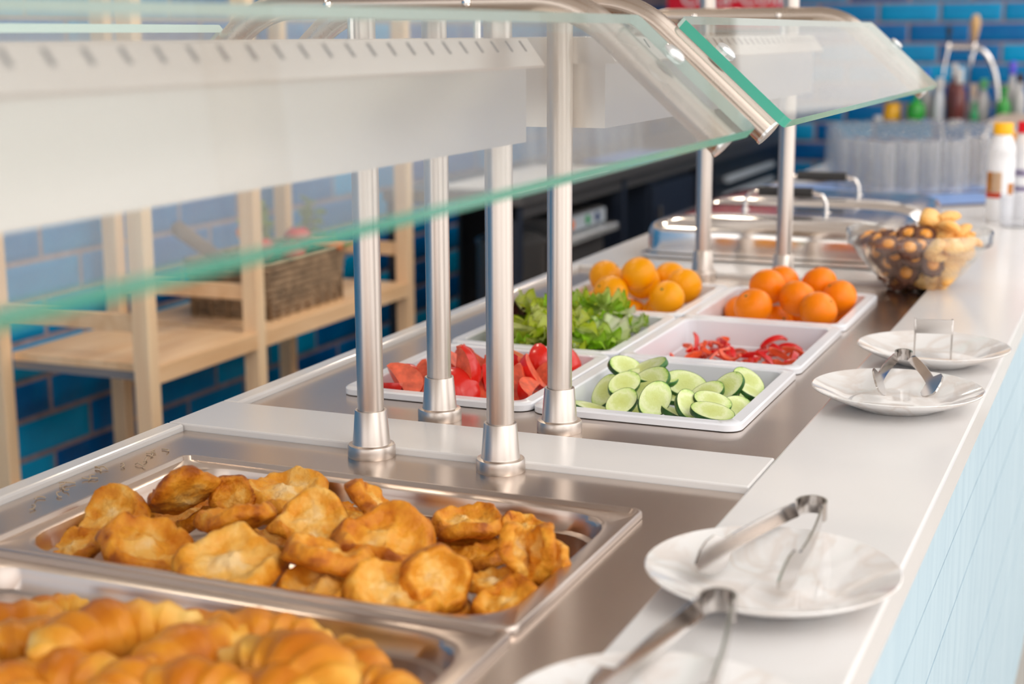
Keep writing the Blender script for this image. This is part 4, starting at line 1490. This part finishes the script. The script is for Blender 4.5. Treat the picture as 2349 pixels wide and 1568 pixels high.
# ------------------------------------------------------------------ chafing dishes
def chafer(y0, label):
    cx, cy, hx, hy = 0.267, y0 + 0.165, 0.252, 0.165
    t = thing('chafing_dish', label, 'chafing dish', (cx, cy, TOP))
    bm = bmesh.new()
    loopsurf(bm, [rrect(0, 0, hx + .004, hy + .004, .02, 0.0), rrect(0, 0, hx + .010, hy + .010, .022, 0.004), rrect(0, 0, hx + .010, hy + .010, .022, 0.010), rrect(0, 0, hx - .004, hy - .004, .02, 0.012)], True, True, True)
    finish(bm, 'water_pan', 'steel_polished', t, True, 40)
    bm = bmesh.new()
    L = [rrect(0, 0, hx, hy, .035, 0.0125, 7), rrect(0, 0, hx, hy, .035, 0.046, 7)]
    for k in range(1, 9):
        a = PI / 2 * k / 8
        f = 0.30 * (1 - math.cos(a)) + 0.70 * (1 - math.cos(a)) ** 2
        L.append(rrect(0, 0, hx * (1 - 0.62 * f), hy * (1 - 0.62 * f), .035, 0.046 + 0.042 * math.sin(a) ** 0.9, 7))
    loopsurf(bm, L, True, False, True)
    finish(bm, 'lid', 'steel_polished', t, True, 50)
    h = finish(TB([(-0.085, 0, 0.0875), (-0.084, 0, 0.108), (-0.076, 0, 0.122), (-0.055, 0, 0.127), (0.055, 0, 0.127), (0.076, 0, 0.122), (0.084, 0, 0.108), (0.085, 0, 0.0875)], 0.0042, 10), 'handle', 'steel_polished', t, True, 50)
    finish(TB([(-0.056, 0, 0.127), (-0.05, 0, 0.127), (0.05, 0, 0.127), (0.056, 0, 0.127)], 0.0105, 14), 'grip', 'black_plastic', h, True, 50)
    for sx in (-1, 1):
        q = finish(lathe([(0.0, 0.0), (0.010, 0.0), (0.010, 0.003), (0.0, 0.004)], 12), 'handle_foot', 'steel_polished', h, True, 40)
        q.location = (sx * 0.085, 0, 0.0865)
    return t
chafer(1.915, 'polished steel chafing dish right behind the far posts')
chafer(2.285, 'polished steel chafing dish behind the first one')

# ------------------------------------------------------------------ white bottles
simple('bottle_white', (0.84, 0.84, 0.86), 0.25)
simple('cap_yellow', (1.0, 0.50, 0.0), 0.35)
simple('cap_red', (0.80, 0.0, 0.012), 0.35)
simple('label_orange', (0.82, 0.32, 0.04), 0.4, vary=0.35, vscale=45)
simple('label_peach', (0.90, 0.66, 0.44), 0.4, vary=0.1, vscale=40)
simple('label_red', (0.85, 0.10, 0.03), 0.4)
simple('label_violet', (0.50, 0.44, 0.62), 0.4, vary=0.4, vscale=120)
def patch(R, a0, a1, z0, z1, n=10):
    bm = bmesh.new()
    lo = [(R * math.cos(a0 + (a1 - a0) * k / n), R * math.sin(a0 + (a1 - a0) * k / n), z0) for k in range(n + 1)]
    hi = [(x, y, z1) for x, y, _ in lo]
    loopsurf(bm, [lo, hi], False)
    r = bmesh.ops.solidify(bm, geom=bm.faces[:], thickness=0.0004)
    return bm
CAM_A = math.atan2(-0.917, 0.20)
def bottle(x, y, cap, labels, label):
    t = thing('white_bottle', label, 'bottle', (x, y, TOP))
    finish(lathe([(0.0, 0.0), (0.029, 0.0), (0.0315, 0.003), (0.032, 0.03), (0.032, 0.145), (0.0312, 0.163), (0.0325, 0.165), (0.030, 0.180), (0.0235, 0.200), (0.0205, 0.206), (0.0205, 0.214), (0, 0.214)], 32), 'flask', 'bottle_white', t, True, 50)
    finish(lathe([(0.0225, 0.2085), (0.0232, 0.211), (0.0232, 0.234), (0.022, 0.236), (0.0, 0.236)], 28), 'screw_cap', cap, t, True, 40)
    for mt, a0, a1, z0, z1 in labels:
        finish(patch(0.0325, CAM_A + a0, CAM_A + a1, z0, z1), 'label', mt, t, True, 40)
bottle(0.628, 2.80, 'cap_yellow', [('label_orange', -1.45, -0.8, 0.072, 0.120), ('label_peach', -0.8, -0.05, 0.072, 0.120), ('label_red', -1.45, 0.0, 0.058, 0.071), ('label_orange', 0.45, 1.05, 0.066, 0.094)],
       'white plastic bottle with a yellow cap and an orange picture label')
bottle(0.678, 2.875, 'cap_red', [('label_violet', -1.1, 0.6, 0.105, 0.122), ('label_violet', -0.9, 0.2, 0.068, 0.082)],
       'white plastic bottle with a red cap at the right edge')
tag(finish(lathe([(0.0, 0.0), (0.030, 0.0), (0.0315, 0.002), (0.0345, 0.075), (0.033, 0.075), (0.030, 0.004), (0.0, 0.004)], 28), 'tumbler', 'cup_glass', None, True, 50),
    'clear tumbler standing in front of the red capped bottle', 'glass').location = (0.672, 2.70, TOP)
t = tag(finish(B(((-0.03, -0.02, 0), (0.03, 0.02, 0.165)), bev=0.003), 'carton', 'label_orange', None), 'orange brown carton behind the yellow capped bottle', 'carton')
t.location = (0.565, 3.62, TOP)

# ------------------------------------------------------------------ block of upturned glasses on blue mats
simple('blue_mat', (0.18, 0.32, 0.66), 0.5, vary=0.08, vscale=6)
simple('mat_edge', (0.13, 0.11, 0.13), 0.6)
MA = math.radians(40)
def tray_mat(x, y, hx, hy, label):
    t = thing('bar_mat', label, 'mat', (x, y, TOP), MA)
    finish(B(((-hx, -hy, 0), (hx, hy, 0.006)), bev=0.001), 'edge', 'mat_edge', t)
    finish(B(((-hx + .006, -hy + .006, 0.006), (hx - .006, hy - .006, 0.0072))), 'pad', 'blue_mat', t)
def e12(i, j):
    e1 = Vector((math.cos(MA), math.sin(MA), 0))
    e2 = Vector((-math.sin(MA), math.cos(MA), 0))
    return Vector((0.285, 3.235, TOP + 0.0073)) + e1 * (0.071 * i) + e2 * (0.071 * j)
c = e12(1.2, 0.6)
tray_mat(0.47, 3.22, 0.16, 0.12, 'blue bar mat in front of the upturned glasses')
tray_mat(0.255, 3.63, 0.19, 0.29, 'blue bar mat under the block of upturned glasses')
tray_mat(0.06, 3.36, 0.12, 0.12, 'blue bar mat left of the upturned glasses')
cup = None
for i in range(0, 12):
    for j in range(0, 14):
        q = e12(i, j)
        if not (0.085 - 0.22 * (q.y - 3.6) < q.x < 0.56 and 3.2 < q.y < 4.42):
            continue
        if i > 3 and j < 1:
            continue
        if cup is None:
            cup = o = finish(lathe([(0.0325, 0.0), (0.0315, 0.002), (0.0285, 0.138), (0.0275, 0.147), (0.026, 0.149), (0.0, 0.149)], 18, False, True), 'drinking_glass', 'cup_glass', None, True, 50)
        else:
            o = inst(cup)
        o.location = q
        tag(o, 'clear upturned drinking glass in the block standing on the blue mat', 'glass', 'upturned glasses on the far counter')

# ------------------------------------------------------------------ pine shelving with basket
XF, XB = -1.1, -1.57
sh = thing('pine_shelving', 'open pine shelving of ladder frames and boards against the blue tiled wall', 'shelf', (XF, 1.75, FLOOR_Z))
def shp(bm, name, mat, par=None):
    o = finish(bm, name, mat, par or sh)
    o.location = (-XF, -1.75, -FLOOR_Z)
    return o
FRY = [1.765, 2.22, 3.072]
for fy in FRY:
    for fx in (XF - 0.0225, XB + 0.0225):
        shp(B(((fx - 0.0225, fy - 0.019, FLOOR_Z), (fx + 0.0225, fy + 0.019, 1.0)), bev=0.002), 'post', 'pine')
    for rz in (-0.183, -0.62, 0.62):
        shp(B(((XB + 0.045, fy - 0.010, rz - 0.02), (XF - 0.045, fy + 0.010, rz + 0.02)), bev=0.0015), 'rung', 'pine_board')
for y0, y1 in ((FRY[0] + 0.019, FRY[1] - 0.019), (FRY[1] + 0.0195, FRY[2] - 0.0195)):
    shp(B(((XB + 0.0455, y0, -0.303), (XF - 0.0005, y1, -0.283)), bev=0.001), 'board', 'pine_board')
    shp(B(((XF - 0.0195, y0, -0.325), (XF - 0.0005, y1, -0.3035)), bev=0.001), 'front_lip', 'pine_board')
    for yy in (y0 + 0.001, y1 - 0.021):
        shp(B(((XB + 0.046, yy, -0.323), (XF - 0.02, yy + 0.02, -0.3035))), 'batten', 'batten_grey')

bk = thing('wicker_basket', 'brown wicker basket of vegetables on the pine shelf', 'basket', (-1.28, 2.545, -0.283))
hx, hy = 0.13, 0.215
bsrc = None
for k in range(9):
    z = 0.010 + 0.0175 * k
    f = 0.90 + 0.10 * k / 8
    pts = rrect(0, 0, hx * f, hy * f, 0.03, z, 5)
    dense = []
    for a, b in zip(pts, pts[1:] + pts[:1]):
        n = max(1, int(math.dist(a, b) / 0.012))
        for q in range(n):
            dense.append(Vector(a).lerp(Vector(b), q / n))
    path = []
    for i, q in enumerate(dense):
        w = 0.0045 * (1 if (i + k) % 2 else -1)
        rad = Vector((q.x, q.y, 0)).normalized()
        path.append(q + rad * w)
    path.append(path[0])
    finish(TB(path, 0.0085, 6, False), 'strand', 'wicker', bk, True)
for i, q in enumerate(rrect(0, 0, hx * 0.95, hy * 0.95, 0.03, 0, 1)):
    pass
st = None
for i in range(28):
    a = 2 * PI * i / 28
    x = max(-hx, min(hx, math.cos(a) * hy * 1.2)) * 0.95
    y = max(-hy, min(hy, math.sin(a) * hy * 1.2)) * 0.95
    if st is None:
        st = o = finish(TB([(0, 0, 0), (0, 0, 0.156)], 0.005, 6), 'stake', 'wicker', bk, True)
    else:
        o = inst(st, bk)
    o.location = (x, y, 0)
finish(B(((-hx * .9, -hy * .9, 0.0), (hx * .9, hy * .9, 0.012))), 'bottom', 'wicker', bk)

def carrot(p, d, label, L=0.11):
    t = thing('carrot', label, 'carrot', p, 0, 'carrots in the wicker basket')
    t.matrix_world = Matrix.Translation(p) @ Vector(d).to_track_quat('Z', 'X').to_matrix().to_4x4()
    finish(lathe([(0.002, -L * 0.6), (0.008, -L * 0.3), (0.013, 0.0), (0.017, L * 0.35), (0.013, L * 0.42), (0.0, L * 0.43)], 14), 'root', 'carrot', t, True)
    finish(TB([(0, 0, L * 0.42), (0.004, 0, L * 0.55), (0.012, 0.004, L * 0.68)], 0.003, 6), 'stalk', 'herb_green', t, True)
carrot((-1.22, 2.375, -0.105), (0.25, -0.75, 0.5), 'carrot pointing up left out of the wicker basket')
carrot((-1.28, 2.44, -0.085), (0.1, -0.55, 0.6), 'second carrot leaning behind the first in the basket')
carrot((-1.175, 2.69, -0.118), (0.65, 0.35, -0.12), 'carrot tip hanging over the front rim of the basket')
for p, s, lab in (((-1.27, 2.50, -0.115), 0.036, 'red vegetable beside the carrots in the basket'), ((-1.25, 2.66, -0.105), 0.04, 'round red vegetable at the right of the basket'),
                  ((-1.22, 2.58, -0.135), 0.036, 'dark red vegetable in the middle of the basket')):
    t = thing('red_vegetable', lab, 'vegetable', p, 0, 'red vegetables in the basket')
    finish(lathe([(0.0, -s * .9), (s * .6, -s * .75), (s, -s * .1), (s * .95, s * .35), (s * .55, s * .75), (s * .15, s * .7), (0.0, s * .62)], 18), 'body', 'pepper_skin', t, True)
    finish(TB([(0, 0, s * .6), (0.002, 0, s * 1.0)], 0.004, 6), 'stalk', 'herb_green', t, True)
def herb(p, n, h, label):
    t = thing('herb_bunch', label, 'herb', p, 0, 'green herbs in the basket')
    for i in range(n):
        rr = random.Random(i * 7 + int(abs(p[1]) * 1000))
        d = Vector((rr.uniform(-.5, .5), rr.uniform(-.6, .6), 1)).normalized()
        tip = d * h * rr.uniform(.75, 1)
        s = finish(TB([(0, 0, -0.04), tuple(tip * 0.5), tuple(tip)], 0.0025, 5, True, [0.003, 0.0025, 0.0012]), 'stem', 'herb_green', t, True)
        for k in range(5):
            l = finish(leaf_mesh(k + 60, 0.05, 0.018, 0.003), 'leaf', 'herb_green', s, True)
            l.location = tip * (0.45 + 0.13 * k)
            l.rotation_euler = (rr.uniform(-1, 1), rr.uniform(-1, 1), rr.uniform(0, 6))
herb((-1.25, 2.70, -0.13), 4, 0.14, 'leafy green sprigs rising at the right of the basket')
herb((-1.30, 2.60, -0.13), 3, 0.15, 'tall thin green sprigs at the back of the basket')
herb((-1.20, 2.73, -0.15), 3, 0.06, 'short bright green leaves at the basket rim')
st_ = tag(finish(TB([(-1.30, 2.46, -0.19), (-1.28, 2.28, -0.100), (-1.25, 2.09, -0.01)], 0.017, 10, True, [0.014, 0.018, 0.02]), 'brown_stick', 'stick_brown', None, True),
          'dark brown stick leaning out of the left end of the basket', 'stick')

# ------------------------------------------------------------------ back table with appliances
simple('fridge_panel', (0.020, 0.028, 0.048), 0.3)
simple('display_pale', (0.45, 0.50, 0.55), 0.4)
simple('button_orange', (0.90, 0.22, 0.06), 0.4)
simple('button_green', (0.02, 0.30, 0.09), 0.4)
simple('button_navy', (0.02, 0.05, 0.16), 0.4)
simple('appliance_grey', (0.17, 0.165, 0.165), 0.35, metal=0.7)
simple('cloth_white', (0.78, 0.78, 0.80), 0.8, vary=0.03)
bt = thing('steel_table', 'long steel back table along the left wall with open space below', 'table', (-1.15, 4.9, FLOOR_Z))
def btp(bm, name, mat):
    o = finish(bm, name, mat, bt)
    o.location = (1.15, -4.9, -FLOOR_Z)
    return o
btp(B(((-1.22, 3.12, -0.045), (-0.755, 6.8, -0.01)), bev=0.002), 'table_top', 'appliance_grey')
btp(B(((-0.80, 3.14, -0.09), (-0.78, 6.78, -0.0455))), 'front_rail', 'appliance_grey')
for fy in (3.14, 4.12, 5.22, 6.74):
    for fx in (-1.215, -0.815):
        btp(B(((fx, fy, FLOOR_Z), (fx + 0.04, fy + 0.04, -0.0455))), 'leg', 'navy_body')
btp(B(((-1.235, 3.70, FLOOR_Z), (-1.221, 6.78, -0.02))), 'dark_backing', 'black_body')  # black sheet put in so the gaps under the table stay dark
t = thing('counter_appliance', 'grey appliance with a sloping panel of coloured buttons under the back table', 'appliance', (-1.0, 3.76, FLOOR_Z))
def ap(bm, name, mat, par=None):
    o = finish(bm, name, mat, par or t)
    o.location = (1.0, -3.76, -FLOOR_Z)
    return o
ap(B(((-1.05, 3.54, FLOOR_Z), (-0.79, 3.96, -0.13)), bev=0.006), 'body', 'appliance_grey')
ap(B(((-0.7895, 3.51, -0.215), (-0.745, 3.99, -0.19)), bev=0.004), 'door_handle', 'clamp_clear')
pn = ap(B(((-0.7895, 3.525, -0.182), (-0.783, 3.955, -0.135))), 'control_panel', 'display_pale')
for yy, mt in ((3.615, 'button_orange'), (3.77, 'button_green'), (3.865, 'button_navy')):
    bm = lathe([(0.0, 0.0), (0.017, 0.0), (0.015, 0.006), (0.0, 0.007)], 14)
    o = finish(bm, 'button', mt, pn, True, 40)
    o.matrix_local = Matrix.Translation((-0.7825, yy, -0.158)) @ Matrix.Rotation(PI / 2, 4, 'Y')
t = thing('steel_pot', 'tall grey steel pot under the near end of the back table', 'pot', (-0.895, 3.375, FLOOR_Z))
finish(lathe([(0.0, 0), (0.105, 0), (0.11, 0.01), (0.11, 0.70), (0.116, 0.712), (0.116, 0.72), (0.106, 0.72), (0.104, 0.02), (0, 0.02)], 32), 'pot_body', 'appliance_grey', t, True, 40)
finish(lathe([(0.0, 0.755), (0.03, 0.752), (0.09, 0.735), (0.114, 0.7205), (0.09, 0.7205)], 32, False, True), 'pot_lid', 'appliance_grey', t, True, 40)
t = thing('under_counter_fridge', 'dark navy under-counter fridge below the back table', 'fridge', (-1.1, 4.85, FLOOR_Z))
finish(B(((-0.10, -0.30, 0.02), (0.28, 0.30, 0.80)), bev=0.004), 'cabinet', 'fridge_panel', t)
finish(B(((0.2805, -0.29, 0.05), (0.30, 0.29, 0.78)), bev=0.003), 'fridge_door', 'fridge_panel', t)
finish(TB([(0.318, -0.25, 0.35), (0.318, -0.25, 0.7)], 0.008, 8), 'door_handle', 'appliance_grey', t, True, 40)
for sx in (-0.06, 0.22):
    for sy in (-0.26, 0.26):
        finish(B(((sx - .02, sy - .02, 0), (sx + .02, sy + .02, 0.0195))), 'foot', 'black_body', t)
t = thing('ice_machine', 'black machine with pale louvers at the far end of the back table', 'appliance', (-1.1, 6.05, FLOOR_Z))
finish(B(((-0.10, -0.62, 0.0), (0.30, 0.62, 0.82)), bev=0.004), 'cabinet', 'black_body', t)
for k, (ya_, yb_) in enumerate(((-0.45, 0.45), (-0.45, 0.45), (-0.45, 0.45))):
    z = 0.70 - k * 0.075
    finish(B(((0.3005, ya_, z), (0.325, yb_, z + 0.028)), bev=0.003), 'louver', 'display_pale', t)
# things on the back table
for i in range(14):
    o = inst(cup)
    o.location = (-1.02 - 0.085 * (i % 2) , 4.05 + 0.16 * (i // 2), -0.0095)
    tag(o, 'clear upturned drinking glass in the double row on the back table', 'glass', 'upturned glasses on the back table')
t = tag(finish(B(((-0.18, -0.42, 0), (0.10, 0.42, 0.006)), bev=0.002), 'folded_cloth', 'cloth_white', None), 'white cloth spread near the front edge of the back table', 'cloth')
t.location = (-0.90, 3.62, -0.0095)
tray = tag(finish(B(((-0.12, -0.3, 0), (0.06, 0.3, 0.008)), bev=0.001), 'blue_towel', 'blue_mat', None), 'blue towel lying on the back table', 'towel')
tray.location = (-0.86, 4.55, -0.0095)

# drinks cooler at the end of the back table
simple('cooler_red', (0.78, 0.0, 0.02), 0.35)
simple('text_white', (0.85, 0.85, 0.85), 0.5)
simple('cooler_glass', (0.008, 0.014, 0.028), 0.12)
t = thing('drinks_cooler', 'dark drinks cooler with a red sign on top standing on the back table', 'cooler', (-1.03, 6.55, -0.01))
finish(B(((-0.27, -0.2, 0.0), (0.27, 0.22, 0.49)), bev=0.004), 'cabinet', 'black_body', t)
finish(B(((-0.24, -0.212, 0.03), (0.24, -0.2005, 0.47)), bev=0.002), 'glass_door', 'cooler_glass', t)
hd = finish(B(((-0.27, -0.215, 0.4905), (0.27, 0.22, 0.76)), bev=0.004), 'red_sign', 'cooler_red', t)
text_mesh('lettering', 'Coca-Cola', 0.12, 'text_white', hd, Matrix.Translation((0.06, -0.2155, 0.605)) @ Matrix.Rotation(PI / 2, 4, 'X'))

# ------------------------------------------------------------------ bar in front of the tiled back wall
br = thing('back_bar', 'bar cabinet with a steel top in front of the blue tiled back wall', 'bar', (0.5, 6.5, FLOOR_Z))
finish(B(((-0.86, -0.30, 0), (1.5, 0.30, 0.885))), 'cabinet', 'navy_body', br)
finish(B(((-0.88, -0.32, 0.8855), (1.52, 0.32, 0.925)), bev=0.003), 'bar_top', 'appliance_grey', br)
lg = thing('wooden_ledge', 'raised tan wooden bar ledge at the right edge behind the white bottles', 'ledge', (0.9, 5.2, FLOOR_Z))
finish(B(((-0.52, -0.62, 0), (0.9, 0.90, 0.96))), 'cabinet', 'pillar_white', lg)
finish(B(((-0.57, -0.66, 0.9605), (0.95, 0.92, 1.0)), bev=0.004), 'ledge_top', 'tan_wood', lg)

BARZ = 0.025
def mcol(nm, c, rough=0.12):
    return simple(nm, c, rough, spec=0.6)
mcol('liq_green', (0.02, 0.36, 0.03)); mcol('liq_green2', (0.02, 0.34, 0.12)); mcol('liq_yellow', (0.90, 0.46, 0.0)); mcol('liq_brown', (0.20, 0.055, 0.05))
mcol('liq_clear', (0.58, 0.56, 0.56)); mcol('liq_white', (0.74, 0.77, 0.82)); mcol('cap_blue', (0.03, 0.20, 0.75)); mcol('cap_violet', (0.12, 0.08, 0.75)); mcol('cap_white', (0.8, 0.79, 0.78)); mcol('cap_peach', (0.78, 0.62, 0.50)); mcol('cap_green', (0.15, 0.55, 0.22)); mcol('cap_dark', (0.06, 0.03, 0.03))
def barbottle(x, y, h, r, neck, body, cap, label, capfrac=0.16):
    t = thing('bar_bottle', label, 'bottle', (x, y, BARZ))
    finish(lathe([(0.0, 0.0), (r * .93, 0.0), (r, 0.006), (r, h * 0.52), (r * .9, h * 0.60), (neck, h * 0.72), (neck * .95, h * (1 - capfrac)), (0, h * (1 - capfrac))], 20), 'flask', body, t, True, 50)
    finish(lathe([(neck * 1.15, h * (1 - capfrac)), (neck * 1.2, h * (1 - capfrac) + .002), (neck * 1.15, h * 0.985), (neck * .8, h), (0, h)], 16), 'stopper', cap, t, True, 50)
barbottle(-0.04, 6.42, 0.265, 0.026, 0.014, 'liq_clear', 'cap_blue', 'clear bottle with a blue cap at the tip of the glass panel')
barbottle(-0.073, 6.34, 0.165, 0.042, 0.012, 'liq_green', 'liq_green', 'bright green flared bottle on the bar')
barbottle(0.028, 6.36, 0.225, 0.026, 0.017, 'liq_white', 'cap_white', 'pale bluish bottle with a white cap on the bar', 0.24)
barbottle(0.082, 6.44, 0.290, 0.034, 0.013, 'liq_brown', 'cap_white', 'tall bottle of brown liquor on the bar', 0.22)
barbottle(0.118, 6.34, 0.270, 0.034, 0.015, 'liq_brown', 'cap_white', 'brown liquor bottle with a white neck next to the tap', 0.26)
barbottle(0.176, 6.42, 0.195, 0.026, 0.018, 'liq_clear', 'cap_peach', 'clear bottle with a peach coloured cap', 0.30)
barbottle(0.196, 6.30, 0.115, 0.020, 0.010, 'liq_green2', 'liq_green2', 'small dark green bottle below the beer tap')
barbottle(0.222, 6.40, 0.220, 0.031, 0.015, 'liq_clear', 'cap_green', 'clear square shouldered bottle with a pale green cap', 0.22)
barbottle(0.345, 6.42, 0.300, 0.028, 0.013, 'liq_clear', 'cap_violet', 'clear bottle with a violet blue cap at the right edge', 0.2)
barbottle(0.385, 6.36, 0.245, 0.030, 0.014, 'liq_clear', 'cap_dark', 'clear bottle with a dark cap at the far right')
barbottle(0.325, 6.28, 0.190, 0.030, 0.012, 'liq_green', 'liq_green', 'dark green bottle half hidden by the wooden ledge')
barbottle(-0.005, 6.48, 0.200, 0.022, 0.012, 'liq_clear', 'cap_white', 'slim clear bottle behind the green flared one', 0.2)
t = thing('yellow_jar', 'yellow jar standing left of the green flared bottle', 'jar', (-0.188, 6.38, BARZ))
finish(lathe([(0.0, 0.0), (0.038, 0.0), (0.042, 0.006), (0.042, 0.075), (0.036, 0.088), (0, 0.088)], 20), 'jar_body', 'liq_yellow', t, True, 50)
finish(lathe([(0.037, 0.088), (0.038, 0.090), (0.038, 0.104), (0.034, 0.107), (0.0, 0.107)], 20), 'jar_lid', 'liq_yellow', t, True, 50)
tag(finish(lathe([(0.0, 0.0), (0.016, 0.0), (0.018, 0.003), (0.021, 0.045), (0.0195, 0.045), (0.016, 0.005), (0.0, 0.005)], 16), 'shot_glass', 'cap_white', None, True, 50), 'small white cup beside the yellow jar', 'cup').location = (-0.245, 6.32, BARZ)

# beer tap
simple('tap_wood', (0.72, 0.45, 0.20), 0.35)
t = thing('beer_tap', 'chrome arched beer tap with a wooden and a black handle on the bar', 'beer tap', (0.292, 6.36, BARZ))
pts = [(0.0, 0, 0.0), (0.0, 0, 0.10)]
for k in range(1, 11):
    a = PI / 2 * k / 10
    pts.append((-0.118 + 0.118 * math.cos(a), 0, 0.10 + 0.262 * math.sin(a)))
pts.append((-0.235, 0, 0.362))
finish(TB(pts, 0.0135, 14), 'arch', 'steel_polished', t, True, 50)
finish(lathe([(0.0, 0), (0.035, 0), (0.035, 0.01), (0.02, 0.018), (0.0135, 0.03)], 20, True, False), 'foot', 'steel_polished', t, True, 50)
for dx, mt, prof in ((-0.118, 'tap_wood', [(0.006, 0.0), (0.010, 0.02), (0.021, 0.07), (0.023, 0.095), (0.015, 0.125), (0.0, 0.13)]), (-0.235, 'black_plastic', [(0.006, 0.0), (0.008, 0.03), (0.013, 0.055), (0.011, 0.075), (0.0, 0.08)])):
    f = finish(lathe([(0.011, 0.345), (0.016, 0.355), (0.014, 0.372), (0.008, 0.385), (0.0, 0.385)], 16), 'faucet', 'steel_polished', t, True, 50)
    f.location = (dx, 0, 0)
    h = finish(lathe(prof, 16), 'tap_handle', mt, f, True, 50)
    h.location = (0, 0, 0.384)
    s = finish(TB([(0, -0.008, 0.35), (-0.004, -0.03, 0.31), (-0.010, -0.034, 0.27), (-0.012, -0.034, 0.235 if dx < -0.2 else 0.33)], 0.007, 10), 'spout', 'steel_polished', f, True, 50)
